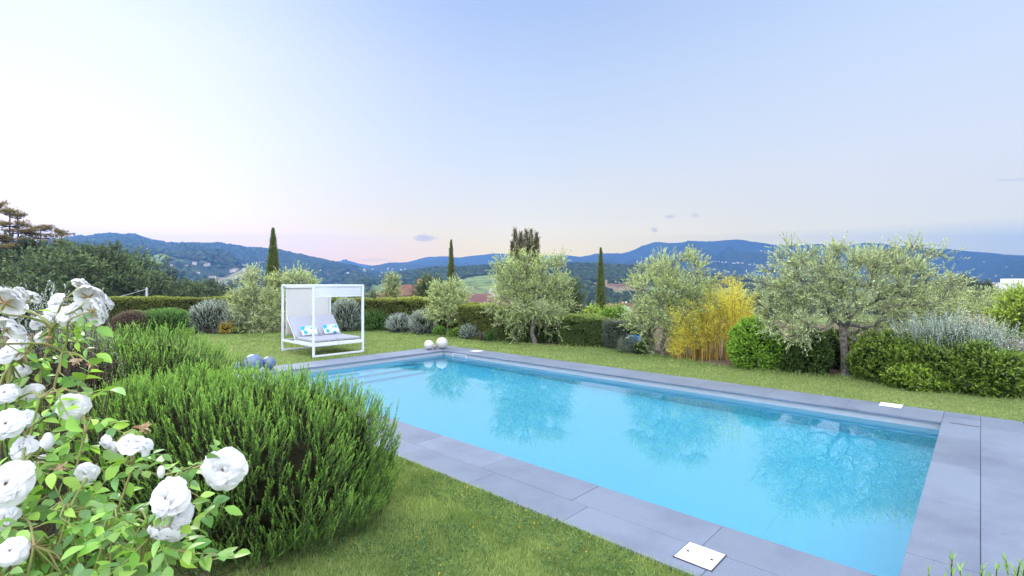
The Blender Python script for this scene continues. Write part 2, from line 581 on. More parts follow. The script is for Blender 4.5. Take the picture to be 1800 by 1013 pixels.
def stone_mat():
    m, t, out = material('granite_slab')
    tc = t.n('ShaderNodeTexCoord').outputs['Object']
    rnd = t.n('ShaderNodeNewGeometry').outputs['Random Per Island']
    c = t.mixc(t.maprange(t.noise(170, 2, .7, tc), .38, .62), (.13, .157, .205, 1), (.24, .28, .345, 1))
    c = t.mixc(t.maprange(t.noise(1.1, 5, .65, tc), .45, .75), c, (.12, .138, .19, 1))
    hs = t.n('ShaderNodeHueSaturation')
    t.l(t.maprange(rnd, 0, 1, .92, 1.08), hs.inputs['Value']); t.l(c, hs.inputs['Color'])
    p = t.n('ShaderNodeBsdfPrincipled')
    t.l(hs.outputs[0], p.inputs['Base Color'])
    p.inputs['Roughness'].default_value = .42
    p.inputs['Specular IOR Level'].default_value = .6
    b = t.n('ShaderNodeBump')
    b.inputs['Strength'].default_value = .25
    b.inputs['Distance'].default_value = .004
    t.l(t.noise(220, 3, .6, tc), b.inputs['Height'])
    t.l(b.outputs[0], p.inputs['Normal'])
    t.l(p.outputs[0], out.inputs['Surface'])
    return m


M['granite'] = stone_mat()
M['grout'] = plain('dark_joint', (.07, .07, .075), .9, .1)


def lawn_mat():
    m, t, out = material('lawn_turf')
    tc = t.n('ShaderNodeTexCoord').outputs['Object']
    c = t.mixc(t.maprange(t.noise(.8, 5, .65, tc), .35, .7), (.18, .245, .07, 1), (.29, .325, .12, 1))
    c = t.mixc(t.maprange(t.noise(26, 4, .7, tc), .42, .62), c, (.095, .145, .03, 1))
    p = t.n('ShaderNodeBsdfPrincipled')
    t.l(c, p.inputs['Base Color'])
    p.inputs['Roughness'].default_value = .9
    p.inputs['Specular IOR Level'].default_value = .1
    b = t.n('ShaderNodeBump')
    b.inputs['Strength'].default_value = .8
    b.inputs['Distance'].default_value = .03
    t.l(t.noise(60, 3, .7, tc), b.inputs['Height'])
    t.l(b.outputs[0], p.inputs['Normal'])
    t.l(p.outputs[0], out.inputs['Surface'])
    return m


M['lawn'] = lawn_mat()


def terrain_mat():
    m, t, out = material('hills_woods_and_fields')
    tc = t.n('ShaderNodeTexCoord').outputs['Object']
    use = t.n('ShaderNodeAttribute', attribute_name='age').outputs['Fac']     # 0 woods .. 1 open fields
    woods = t.mixc(t.maprange(t.noise(.03, 6, .75, tc), .38, .62), (.026, .042, .026, 1), (.075, .095, .052, 1))
    cell = t.n('ShaderNodeTexVoronoi')
    cell.inputs['Scale'].default_value = .011
    t.l(tc, cell.inputs['Vector'])
    sp = t.n('ShaderNodeSeparateColor'); t.l(cell.outputs['Color'], sp.inputs[0])
    field = t.ramp(sp.outputs[0], [(0, (.22, .28, .10, 1)), (.4, (.26, .31, .11, 1)), (.7, (.17, .23, .08, 1)), (1, (.34, .29, .19, 1))])
    field = t.mixc(t.maprange(t.noise(.06, 4, .6, tc), .5, .62), field, (.08, .12, .045, 1))
    f = t.maprange(t.math('ADD', use, t.math('MULTIPLY', t.math('SUBTRACT', t.noise(.012, 5, .7, tc), .5), .7)), .45, .55)
    c = t.mixc(f, woods, field)
    p = t.n('ShaderNodeBsdfPrincipled')
    t.l(c, p.inputs['Base Color'])
    p.inputs['Roughness'].default_value = 1
    p.inputs['Specular IOR Level'].default_value = 0
    b = t.n('ShaderNodeBump')
    b.inputs['Strength'].default_value = 1.0
    b.inputs['Distance'].default_value = 14
    t.l(t.noise(.022, 6, .7, tc), b.inputs['Height'])
    t.l(b.outputs[0], p.inputs['Normal'])
    t.l(p.outputs[0], out.inputs['Surface'])
    return m


M['terrain'] = terrain_mat()

# ------------------------------------------------------------------ terrain: valley and hills
RIDGES = [  # start of slope, crest distance, end of the back slope, noise, outline as photo columns and heights of the crest
    (480, 1300, 1900, 0.18, [(-900, 520), (600, 515), (640, 500), (690, 482), (760, 472), (830, 468), (900, 465), (960, 463), (1040, 464),
                             (1100, 466), (1160, 471), (1250, 484), (1350, 489), (1450, 492), (1800, 502), (2600, 510)]),
    (500, 2400, 3600, 0.34, [(-1400, 440), (-300, 430), (60, 424), (130, 415), (170, 412), (200, 410), (240, 413), (265, 420), (290, 425),
                             (330, 427), (380, 426), (420, 432), (480, 437), (530, 447), (580, 458), (640, 470), (700, 486), (760, 500), (830, 520), (2600, 520)]),
    (1600, 3600, 4600, 0.2, [(-900, 520), (560, 500), (600, 482), (650, 465), (690, 459), (730, 461), (770, 468), (830, 478), (900, 492), (960, 510), (2600, 520)]),
    (2600, 5600, 6800, 0.7, [(-1400, 470), (560, 462), (595, 457), (610, 455), (635, 461), (655, 464), (680, 460), (715, 458), (745, 450), (775, 447),
                             (805, 450), (840, 446), (870, 443), (900, 444), (950, 447), (1000, 446), (1020, 449), (1045, 443), (1080, 442), (1105, 441),
                             (1130, 428), (1155, 422), (1185, 424), (1215, 421), (1260, 420), (1305, 418), (1340, 424), (1380, 428), (1440, 426),
                             (1490, 428), (1525, 422), (1560, 426), (1620, 432), (1680, 435), (1740, 441), (1800, 445), (2000, 452), (2600, 450)]),
]


def base_z(r):
    return np.interp(r, [0, 27, 33, 60, 150, 280, 600, 1500, 9000], [-2.2, -2.2, -2.6, -7, -18, -24, -26, -30, -30])


def height(x, y):
    x = np.asarray(x, float); y = np.asarray(y, float)
    r = np.hypot(x, y) + 1e-6
    th = np.arctan2(x, y)
    s = np.tan(np.clip(th, -1.22, 1.22))
    px = 900 + FPX * s
    ct = np.cos(np.clip(th, -1.22, 1.22))
    b = base_z(r)
    z = b.copy()
    for i, (r_s, r_c, r_e, na, prof) in enumerate(RIDGES):
        py = np.interp(px, [p[0] for p in prof], [p[1] for p in prof])
        crest = EYE + (HOR - py) / FPX * ct * r_c - 4 * (r_c / 1300)
        crest = crest + (crest + 40) * .02 * fbm(px / 14.0, px * 0 + i, 5 + i, 3)
        t = np.clip((r - r_s) / (r_c - r_s), 0, 1)
        tb = np.clip((r - r_c) / (r_e - r_c), 0, 1)
        up = (crest - b)
        k = t ** 1.35 * (1 - sstep(tb))
        zz = b + up * k
        wx = .25 * fbm(x / (r_c * .15), y / (r_c * .15), 61 + i, 3)
        fold = 1 - 2 * np.abs(fbm(th * 9 + wx + t * .6, t * 1.3 + 7 * i, 31 + i, 3)) * 1.6
        zz = zz + na * np.maximum(up, 0) * 4 * t * (1 - t) * (1 - sstep(tb)) * (.55 * fold + .6 * fbm(x / (r_c * .13) + 3 * i, y / (r_c * .22), 31 + i, 4) - .35)
        z = np.where(up > 2, np.maximum(z, zz), z)
    return z


def landuse(x, y, z):
    r = np.hypot(x, y); px = 900 + FPX * x / np.maximum(y, 1)
    u = .33 + .5 * fbm(x / 260.0, y / 260.0, 77, 4)
    u = u - np.clip((z - 60) / 250, 0, .3) + np.clip((-5 - z) / 40, 0, .35)
    u = np.where((r > 850) & (r < 1700) & (z > 6) & (px > 640), .05, u)          # the wooded middle ridge
    d = ((px - 850) / 55) ** 2 + ((r - 760) / 330) ** 2
    u = np.where(d < 1, .95, u)                                                    # open field on its left flank
    d = ((px - 1040) / 170) ** 2 + ((r - 430) / 170) ** 2
    u = np.where(d < 1, .9, u)
    u = np.where((px < 720) & (z < 75) & (r > 900), u + .14, u)
    return np.clip(u, 0, 1)


def hit(px, py, y0=60, y1=6800):
    Y = np.exp(np.linspace(math.log(y0), math.log(y1), 3000))
    X = (px - 900) / FPX * Y
    Z = EYE + (HOR - py) / FPX * Y
    h = height(X, Y)
    i = np.argmax(h >= Z)
    if h[i] < Z[i]:
        i = np.argmin(Z - h)
    return np.array((X[i], Y[i], h[i]))


def build_terrain():
    th = np.concatenate([np.linspace(-math.pi, -1.1, 44, endpoint=False), np.linspace(-1.1, 1.1, 760, endpoint=False), np.linspace(1.1, math.pi, 44)])
    r = np.exp(np.linspace(math.log(20), math.log(6900), 230))
    TH, R = np.meshgrid(th, r)
    X = R * np.sin(TH); Y = R * np.cos(TH)
    Z = height(X, Y)
    V = np.stack((X, Y, Z), -1).reshape(-1, 3)
    nt = len(th)
    i = np.arange(len(r) - 1)[:, None] * nt; j = np.arange(nt - 1)[None, :]
    a = (i + j).ravel()
    F = np.stack((a, a + nt, a + nt + 1, a + 1), 1)
    use = landuse(X.ravel(), Y.ravel(), Z.ravel())
    o = mesh('terrain', [(V, F, 0, use)], [M['terrain']], smooth=True)
    structure(o)


build_terrain()

# low air that turns the far hills blue
bm = bmesh.new()
bmesh.ops.create_cube(bm, size=1)
me = bpy.data.meshes.new('haze'); bm.to_mesh(me); bm.free()
haze = bpy.data.objects.new('haze', me); COL.objects.link(haze)
haze.scale = (14400, 14400, 700); haze.location = (0, 0, 700 / 2 - 36)
haze['kind'] = 'stuff'
hm, ht, hout = material('thin_blue_air')
pv = ht.n('ShaderNodeVolumePrincipled')
pv.inputs['Color'].default_value = (.16, .38, .95, 1)
pv.inputs['Density'].default_value = 0.00019
pv.inputs['Anisotropy'].default_value = 0.6
ht.l(pv.outputs[0], hout.inputs['Volume'])
me.materials.append(hm)

# ------------------------------------------------------------------ pool frame
A = np.array((-2.016, 14.874)); Bc = np.array((6.204, 7.224))
LEN = float(np.linalg.norm(Bc - A)); WID = 5.33
U2 = (Bc - A) / LEN
V2 = np.array((U2[1], -U2[0]))           # towards the viewer's left
if V2[1] > 0:
    V2 = -V2
POOL_O = np.array((A[0], A[1], 0.0)); EU = np.array((*U2, 0.0)); EV = np.array((*V2, 0.0))


def pool_uv(x, y):
    d = np.stack((np.asarray(x) - A[0], np.asarray(y) - A[1]), -1)
    return d @ U2, d @ V2


def pool_pt(u, v, z=0.0):
    p = A + U2 * u + V2 * v
    return np.array((p[0], p[1], z))


# ------------------------------------------------------------------ garden soil and lawn
LAWN_PX = [(100, 604), (150, 598), (240, 592), (330, 588), (430, 583), (500, 581), (640, 580), (700, 583), (760, 588), (800, 592), (860, 597),
           (905, 602), (960, 606), (1060, 610), (1120, 617), (1170, 625), (1250, 640), (1330, 650), (1400, 655), (1485, 661), (1560, 671),
           (1640, 681), (1720, 690), (1800, 698), (1900, 708)]
LAWN = [tuple(G(a, b)[:2]) for a, b in LAWN_PX] + [(14, 5), (12, -6), (-12, -6), (-14, 6)]


def in_poly(x, y, poly):
    x = np.asarray(x); y = np.asarray(y)
    c = np.zeros(x.shape, bool)
    n = len(poly)
    for i in range(n):
        x1, y1 = poly[i]; x2, y2 = poly[(i + 1) % n]
        if y1 == y2:
            continue
        k = ((y1 > y) != (y2 > y)) & (x < (x2 - x1) * (y - y1) / (y2 - y1) + x1)
        c ^= k
    return c


def grid_sheet(name, step, keep, zf, mat):
    u = np.arange(-34, 42, step); v = np.arange(-34, 34, step)
    Ug, Vg = np.meshgrid(u, v, indexing='ij')
    X = A[0] + U2[0] * Ug + V2[0] * Vg; Y = A[1] + U2[1] * Ug + V2[1] * Vg
    cu = Ug[:-1, :-1] + step / 2; cv = Vg[:-1, :-1] + step / 2
    cx = A[0] + U2[0] * cu + V2[0] * cv; cy = A[1] + U2[1] * cu + V2[1] * cv
    k = keep(cx, cy) & ~((cu > -.3) & (cu < LEN + .3) & (cv > -.3) & (cv < WID + .3))
    nv = len(v)
    i, j = np.nonzero(k)
    F = np.stack((i * nv + j, (i + 1) * nv + j, (i + 1) * nv + j + 1, i * nv + j + 1), 1)
    ids, inv = np.unique(F, return_inverse=True)
    V = np.stack((X.ravel(), Y.ravel(), zf(X.ravel(), Y.ravel())), 1)[ids]
    return structure(mesh(name, [(V, inv.reshape(F.shape), 0)], [mat], smooth=True))


def soil_z(x, y):
    d = np.hypot(x, y - 8)
    return -.05 - 3.2 * sstep((d - 23) / 8) + .015 * fbm(x * 1.5, y * 1.5, 3, 3)


grid_sheet('soil', .4, lambda x, y: np.hypot(x, y - 8) < 31, soil_z, M['soil'])
grid_sheet('lawn', .2, lambda x, y: in_poly(x, y, LAWN), lambda x, y: -.022 + .006 * fbm(x * 2, y * 2, 9, 3), M['lawn'])


def grass():
    rng = np.random.default_rng(11)
    parts = []

    def blades(X, Y, h, w):
        n = len(X)
        k = in_poly(X, Y, LAWN)
        uu, vv = pool_uv(X, Y)
        k &= ~((uu > -.84) & (uu < LEN + .86) & (vv > -.84) & (vv < WID + .83))
        X, Y, h, w = X[k], Y[k], h[k], w[k]
        n = len(X)
        a = rng.uniform(0, 6.28, n); ln = rng.uniform(.1, .9, n); b = rng.uniform(0, 6.28, n)
        V = np.zeros((n, 3, 3))
        z0 = -.022
        V[:, 0] = np.stack((X - np.cos(a) * w / 2, Y - np.sin(a) * w / 2, 0 * X + z0), 1)
        V[:, 1] = np.stack((X + np.cos(a) * w / 2, Y + np.sin(a) * w / 2, 0 * X + z0), 1)
        V[:, 2] = np.stack((X + np.cos(b) * h * ln, Y + np.sin(b) * h * ln, z0 + h), 1)
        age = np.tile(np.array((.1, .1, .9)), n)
        parts.append((V.reshape(-1, 3), np.arange(n * 3).reshape(-1, 3), 0, age))

    # near lawn beside the paving
    n = 230000
    Y = rng.uniform(3.1, 6.6, n); X = rng.uniform(-1.9, 1.6, n)
    blades(X, Y, rng.uniform(.02, .05, n) * (1 + .5 * fbm(X * 3, Y * 3, 4, 2)), rng.uniform(.002, .0045, n))
    # lawn beyond and beside the pool
    n = 330000
    Y = 6.5 + 15.5 * rng.power(1.3, n); X = rng.uniform(-1.05, 1.05, n) * Y
    blades(X, Y, rng.uniform(.02, .05, n) * (1 + .6 * fbm(X * 1.3, Y * 1.3, 4, 2)), rng.uniform(.007, .014, n) * (Y / 14))
    # longer tufts along the planting beds and paving edge
    for i in range(len(LAWN_PX) - 1):
        a, b = G(*LAWN_PX[i]), G(*LAWN_PX[i + 1])
        m = int(np.linalg.norm(b - a) * 350)
        t = rng.uniform(0, 1, m)
        q = a[None] + (b - a)[None] * t[:, None] + rng.normal(0, .12, (m, 3)) * np.array((1, 1, 0))
        blades(q[:, 0], q[:, 1], rng.uniform(.03, .11, m), rng.uniform(.007, .014, m))
    # blades leaning over the edge of the paving
    for (u0, v0, u1, v1, m, hh) in ((-.8, WID + .835, LEN + .83, WID + .835, 9000, .06), (LEN + .865, -.8, LEN + .865, WID + .82, 3000, .05)):
        t = rng.uniform(0, 1, m)
        k = fbm(t * 40, 0 * t, 5, 3) > rng.uniform(-.9, .3, m)
        t = t[k]; m = len(t)
        e = np.abs(rng.normal(0, .02, m))
        uu = u0 + (u1 - u0) * t + (e * np.sign(u0 - LEN / 2) if u0 == u1 else 0)
        vv = v0 + (v1 - v0) * t + (e * np.sign(v0 - WID / 2) if v0 == v1 else 0)
        blades(A[0] + U2[0] * uu + V2[0] * vv, A[1] + U2[1] * uu + V2[1] * vv, hh * rng.uniform(.5, 1.2, m), rng.uniform(.003, .007, m) * (1 if v0 > WID else 1.8))
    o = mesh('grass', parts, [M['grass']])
    stuff(o, 'short mown green grass covering the lawn round the pool', 'grass')
    # clover and little yellow lawn flowers beside the near paving
    n = 9000
    Y = rng.uniform(3.2, 6.4, n); X = rng.uniform(-1.6, 1.5, n)
    uu, vv = pool_uv(X, Y)
    k = (vv > WID + .85) & (vv < WID + 2.45) & (fbm(X * 1.8, Y * 1.8, 21, 2) > .0)
    X, Y = X[k], Y[k]; n = len(X)
    P0 = np.stack((X, Y, rng.uniform(.005, .03, n)), 1)
    D = rng.normal(0, .5, (n, 3)) + np.array((0, 0, 1))
    o = mesh('clover', [sprigs(rng, P0 - np.array((0, 0, .01)), D, .012, 4, .014, .012, 1.3)], [M['clover']])
    stuff(o, 'patches of small clover leaves in the near lawn', 'clover')
    k = rng.uniform(0, 1, n) < .02
    o = mesh('lawn_flowers', [sprigs(rng, P0[k] + np.array((0, 0, .012)), D[k], .004, 6, .011, .008, 1.2)],
             [plain('yellow_flower', (.8, .55, .04), .6, .2)])
    stuff(o, 'tiny yellow flowers scattered in the near lawn', 'flowers')


grass()


# ------------------------------------------------------------------ swimming pool
def basin_mat():
    m, t, out = material('pool_liner')
    geo = t.n('ShaderNodeNewGeometry')
    sp = t.n('ShaderNodeSeparateXYZ'); t.l(geo.outputs['Position'], sp.inputs[0])
    u = t.math('ADD', t.math('MULTIPLY', sp.outputs[0], float(U2[0])), t.math('MULTIPLY', sp.outputs[1], float(U2[1])))
    seam = t.math('LESS_THAN', t.math('FRACT', t.math('DIVIDE', u, 1.62)), .006)
    c = t.mixc(t.math('MULTIPLY', seam, .25), (.54, .73, .87, 1), (.12, .28, .42, 1))
    above = t.maprange(sp.outputs[2], -.125, -.122)
    c = t.mixc(above, c, (.46, .47, .49, 1))
    p = t.n('ShaderNodeBsdfPrincipled')
    t.l(c, p.inputs['Base Color'])
    p.inputs['Roughness'].default_value = .6
    t.l(p.outputs[0], out.inputs['Surface'])
    return m


def water_mat():
    m, t, out = material('pool_water')
    tc = t.n('ShaderNodeTexCoord').outputs['Object']
    mp = t.n('ShaderNodeMapping'); mp.inputs['Scale'].default_value = (1.0, 1.9, 1)
    t.l(tc, mp.inputs[0])
    b = t.n('ShaderNodeBump')
    b.inputs['Strength'].default_value = .0025
    b.inputs['Distance'].default_value = .03
    t.l(t.noise(3.2, 2, .45, mp.outputs[0]), b.inputs['Height'])
    fr = t.n('ShaderNodeFresnel'); fr.inputs['IOR'].default_value = 3.6
    t.l(b.outputs[0], fr.inputs['Normal'])
    tr = t.n('ShaderNodeBsdfRefraction'); tr.inputs['Color'].default_value = (.40, .93, 1.0, 1)
    tr.inputs['IOR'].default_value = 1.33; tr.inputs['Roughness'].default_value = 0.0
    t.l(b.outputs[0], tr.inputs['Normal'])
    gl = t.n('ShaderNodeBsdfGlossy'); gl.inputs['Roughness'].default_value = 0.0
    t.l(b.outputs[0], gl.inputs['Normal'])
    mx = t.n('ShaderNodeMixShader')
    fr2 = t.n('ShaderNodeFresnel'); fr2.inputs['IOR'].default_value = 1.33
    back = t.n('ShaderNodeNewGeometry').outputs['Backfacing']
    fac = t.math('ADD', t.math('MULTIPLY', fr.outputs[0], t.math('SUBTRACT', 1.0, back)), t.math('MULTIPLY', fr2.outputs[0], back))
    t.l(fac, mx.inputs[0]); t.l(tr.outputs[0], mx.inputs[1]); t.l(gl.outputs[0], mx.inputs[2])
    t.l(mx.outputs[0], out.inputs['Surface'])
    return m


WATER_Z = -.125


def pool():
    root = empty('swimming_pool', pool_pt(LEN / 2, WID / 2, 0), 'long rectangular swimming pool with grey granite edging set in the lawn', 'pool')
    fz = -1.15
    parts = []
    # floor and walls, facing inwards
    c = [pool_pt(0, 0), pool_pt(LEN, 0), pool_pt(LEN, WID), pool_pt(0, WID)]
    top, bot = -.034, fz
    fl = np.array([(*p[:2], bot) for p in c])
    parts.append((fl, np.array([(0, 3, 2, 1)]), 0))
    for i in range(4):
        a, b = c[i], c[(i + 1) % 4]
        w = np.array([(*a[:2], bot), (*b[:2], bot), (*b[:2], top), (*a[:2], top)])
        parts.append((w, np.array([(0, 1, 2, 3)]), 0))
    mesh('basin', parts, [basin_mat()], root)
    # wide entry steps at the far left end
    st = []
    for k in range(3):
        V, F = box(POOL_O, EU, EV, .002, .42 * (3 - k) , .9, WID - .002, fz + .002, -.40 - .25 * (2 - k) )
        st.append((V, F, 0))
    # stacked treads, each butting on the one below
    st = []
    z = [-.36, -.62, -.88]
    for k in range(3):
        V, F = box(POOL_O, EU, EV, .002 + .4 * k, .4 + .4 * k - .002 * 0, 1.6, WID - .002, fz + .002, z[k])
        st.append((V, F, 0))
    mesh('steps', st, [bpy.data.materials['pool_liner']], root)
    # granite edging: slabs with fine joints
    rng = np.random.default_rng(5)
    slabs = []
    g = .004
    ov = .03

    def row(u0, u1, v0, v1, along, n, shift=0.0):
        lo, hi = (u0, u1) if along == 'u' else (v0, v1)
        st_ = (hi - lo) / n
        cuts = [lo] + [lo + st_ * (i + shift) for i in range(0 if shift else 1, n)] + ([hi] if not shift else [hi])
        cuts = sorted(set(round(x, 4) for x in cuts if lo <= x <= hi))
        for a, b in zip(cuts[:-1], cuts[1:]):
            if b - a < .05:
                continue
            zz = rng.uniform(-.0012, .0012)
            if along == 'u':
                V, F = box(POOL_O, EU, EV, a + g / 2, b - g / 2, v0 + g / 2, v1 - g / 2, -.034, zz)
            else:
                V, F = box(POOL_O, EU, EV, u0 + g / 2, u1 - g / 2, a + g / 2, b - g / 2, -.034, zz)
            slabs.append((V, F, 0))

    row(-.80, LEN - ov, -.80, ov, 'u', 10)                        # far side
    row(-.80, ov, ov, WID - ov, 'v', 4)                           # daybed end
    row(-.80, LEN - ov, WID - ov, WID + .43, 'u', 10, .05)        # near side, inner row
    row(-.80, LEN + .83, WID + .43, WID + .82, 'u', 11, .42)      # near side, outer row
    row(LEN - ov, LEN + .38, -.80, WID + .43, 'v', 5, .26)        # right end, inner row
    row(LEN + .38, LEN + .83, -.80, WID + .43, 'v', 5, .60)       # right end, outer row
    o = mesh('coping', slabs, [M['granite']], root)
    bevel_obj(o, .004, 2)
    # bedding seen as dark joints
    bed = []
    for (u0, u1, v0, v1) in ((-.835, LEN + .86, -.835, -.02), (-.835, -.02, -.0199, WID + .02), (-.835, LEN + .86, WID + .0201, WID + .835),
                             (LEN + .02, LEN + .86, -.0199, WID + .02)):
        V, F = box(POOL_O, EU, EV, u0, u1, v0, v1, -.2, -.009)
        bed.append((V, F, 0))
    mesh('joint_bedding', bed, [M['grout']], root)
    # roller cover slot in the far right corner; its shade is a dark strip
    V, F = box(POOL_O, EU, EV, LEN + .06, LEN + .37, -.013, .0, -.01, .0025)
    mesh('cover_slot', [(V, F, 0)], [M['hole']], root)
    # skimmer opening in the far wall
    fr = []
    u0, u1, z0, z1, t = .42, 1.02, -.16, -.036, .022
    for (a, b, c_, d) in ((u0, u1, z1 - t, z1), (u0, u1, z0, z0 + t), (u0, u0 + t, z0 + t, z1 - t), (u1 - t, u1, z0 + t, z1 - t)):
        V, F = box(POOL_O, EU, EV, a, b, .001, .022, c_, d)
        fr.append((V, F, 0))
    sk = mesh('skimmer_frame', fr, [M['plastic']], root)
    V, F = box(POOL_O, EU, EV, u0 + t + .002, u1 - t - .002, .002, .007, z0 + t + .002, z1 - t - .002)
    fl = mesh('skimmer_flap', [(V + np.array(root.location) * 0, F, 0)], [plain('skimmer_shadow', (.42, .45, .5), .6)], root)  # flap in one even grey, darker than its frame
    # water sheet
    w = np.array([(*pool_pt(.001, .001)[:2], WATER_Z), (*pool_pt(LEN - .001, .001)[:2], WATER_Z), (*pool_pt(LEN - .001, WID - .001)[:2], WATER_Z), (*pool_pt(.001, WID - .001)[:2], WATER_Z)])
    o = mesh('water', [(w, np.array([(0, 3, 2, 1)]), 0)], [water_mat()])
    structure(o)


pool()


def lid(px, py, label, size=.27, holes=True):
    p = G(px, py)
    uu, vv = pool_uv(p[0], p[1])
    parts = [(*box(p, EU, EV, -size / 2, size / 2, -size / 2, size / 2, .0035, .0075), 0)]
    root = empty('skimmer_lid', p, label, 'lid', 'white lids set in the pool edging')
    w_ = size / 2 + .008
    mesh('rim_gap', [(*box(p, EU, EV, -w_, w_, -w_, w_, .0014, .0033), 0)], [M['grout']], root)
    o = bevel_obj(mesh('plate', parts, [M['plastic']], root), .003)
    V, F = tube([(p[0], p[1], .0078), (p[0], p[1], .0090)], [.075, .072], 28)
    V2_, F2 = tube([(p[0], p[1], .0078), (p[0], p[1], .0090)], [.062, .065], 28)
    ringtop = np.array([(28 + j, 28 + (j + 1) % 28, 28 * 3 + (j + 1) % 28, 28 * 3 + j) for j in range(28)])
    mesh('ring', [(np.concatenate((V, V2_)), np.concatenate((F, F2[:, ::-1] + 56, ringtop)), 0)], [M['plastic']], root)
    for s in (-1, 1):
        c = p + EU * (.088 * s) + EV * (.0 * s)
        Vd, Fd = tube([(c[0], c[1], .0076), (c[0], c[1], .0082), (c[0], c[1], .00825)], [.012, .012, .0004], 12)  # dark disc on the plate, the hole's shade put into its colour
        mesh('finger_hole', [(Vd, Fd, 0)], [M['hole']], root)
    return root


lid(1230, 978, 'square white plastic lid with two holes in the near pool edge', .27)
lid(1566, 713, 'white lid in the far pool edge near its right corner', .30)
lid(838, 617.5, 'white lid in the far pool edge above the skimmer opening', .30)


# ------------------------------------------------------------------ ceramic balls
def glaze(name, c1, c2):
    m, t, out = material(name)
    tc = t.n('ShaderNodeTexCoord').outputs['Object']
    p = t.n('ShaderNodeBsdfPrincipled')
    c = t.mixc(t.maprange(t.noise(14, 5, .7, tc), .4, .65), (*c1, 1), (*c2, 1))
    c = t.mixc(t.maprange(t.noise(90, 2, .5, tc), .62, .7), c, tuple(v * .6 for v in c2) + (1,))
    t.l(c, p.inputs['Base Color'])
    p.inputs['Roughness'].default_value = .32
    t.l(p.outputs[0], out.inputs['Surface'])
    return m


M['blue_glaze'] = glaze('blue_grey_glaze', (.13, .18, .28), (.20, .26, .36))
M['cream_glaze'] = glaze('cream_glaze', (.66, .64, .55), (.55, .54, .48))
M['tan_glaze'] = glaze('tan_glaze', (.45, .40, .32), (.36, .32, .26))


def ball(px, py_bottom, dpx, mat, label, group):
    g = G(px, py_bottom)
    r = dpx / 2 / FPX * g[1]
    V, F = uvsphere((g[0], g[1] + r * .6, r * .985), (r, r, r * .985))
    o = mesh('stone_ball', [(V, F, 0)], [M[mat]], origin=(g[0], g[1] + r * .6, 0), smooth=True)
    return tag(o, label, 'ball', group)


ball(441, 654.5, 31, 'blue_glaze', 'largest blue grey ceramic ball, in the middle of its three at the pool corner', 'blue balls on the pool corner')
ball(469, 650.5, 23, 'blue_glaze', 'blue grey ceramic ball to the right of the largest blue ball', 'blue balls on the pool corner')
ball(417, 655, 18, 'blue_glaze', 'smallest blue grey ceramic ball, left end of its row', 'blue balls on the pool corner')
ball(753, 615.5, 17, 'cream_glaze', 'medium cream ceramic ball, left of the tiny tan one', 'pale balls on the far pool corner')
ball(764, 613.5, 7, 'tan_glaze', 'tiny tan ceramic ball between the two cream balls', 'pale balls on the far pool corner')
ball(776, 614, 20.5, 'cream_glaze', 'largest cream ceramic ball at the far pool corner', 'pale balls on the far pool corner')


# ------------------------------------------------------------------ daybed
def screen_mat():
    m, t, out = material('white_mesh_screen')
    p = t.n('ShaderNodeBsdfPrincipled'); p.inputs['Base Color'].default_value = (.82, .84, .88, 1); p.inputs['Roughness'].default_value = .8
    tr = t.n('ShaderNodeBsdfTransparent')
    mx = t.n('ShaderNodeMixShader'); mx.inputs[0].default_value = .45
    tl = t.n('ShaderNodeBsdfTranslucent'); tl.inputs['Color'].default_value = (.85, .87, .9, 1)
    m2 = t.n('ShaderNodeMixShader'); m2.inputs[0].default_value = .35
    t.l(p.outputs[0], m2.inputs[1]); t.l(tl.outputs[0], m2.inputs[2])
    t.l(m2.outputs[0], mx.inputs[1]); t.l(tr.outputs[0], mx.inputs[2])
    t.l(mx.outputs[0], out.inputs['Surface'])
    return m


def cushion(c, ex, ey, ez, lx, ly, lz, n=14, puff=.6):
    """soft box: rounded block with bulging faces"""
    u = np.linspace(-1, 1, n)
    V, F = [], []
    for ax in range(3):
        for s in (-1, 1):
            a, b = np.meshgrid(u, u, indexing='ij')
            q = np.zeros((n, n, 3))
            q[..., ax] = s; q[..., (ax + 1) % 3] = a; q[..., (ax + 2) % 3] = b
            off = sum(len(v) for v in V)
            V.append(q.reshape(-1, 3))
            for i in range(n - 1):
                for j in range(n - 1):
                    f = (i * n + j, (i + 1) * n + j, (i + 1) * n + j + 1, i * n + j + 1)
                    F.append([k + off for k in (f if s > 0 else f[::-1])])
    V = np.concatenate(V)
    edge = np.maximum(np.abs(V[:, 0]), np.abs(V[:, 1])) ** 6
    V[:, 2] *= (1 - puff * edge)
    L = np.array((lx, ly, lz)) / 2
    rr = min(lx, ly) * .06
    for k in (0, 1):
        o_ = 1 - k
        corner = np.clip(np.abs(V[:, o_]) - .8, 0, 1) / .2
        V[:, k] *= 1 - .04 * corner ** 2
    W_ = V * L
    return c + W_[:, 0:1] * ex + W_[:, 1:2] * ey + W_[:, 2:3] * ez, np.array(F)


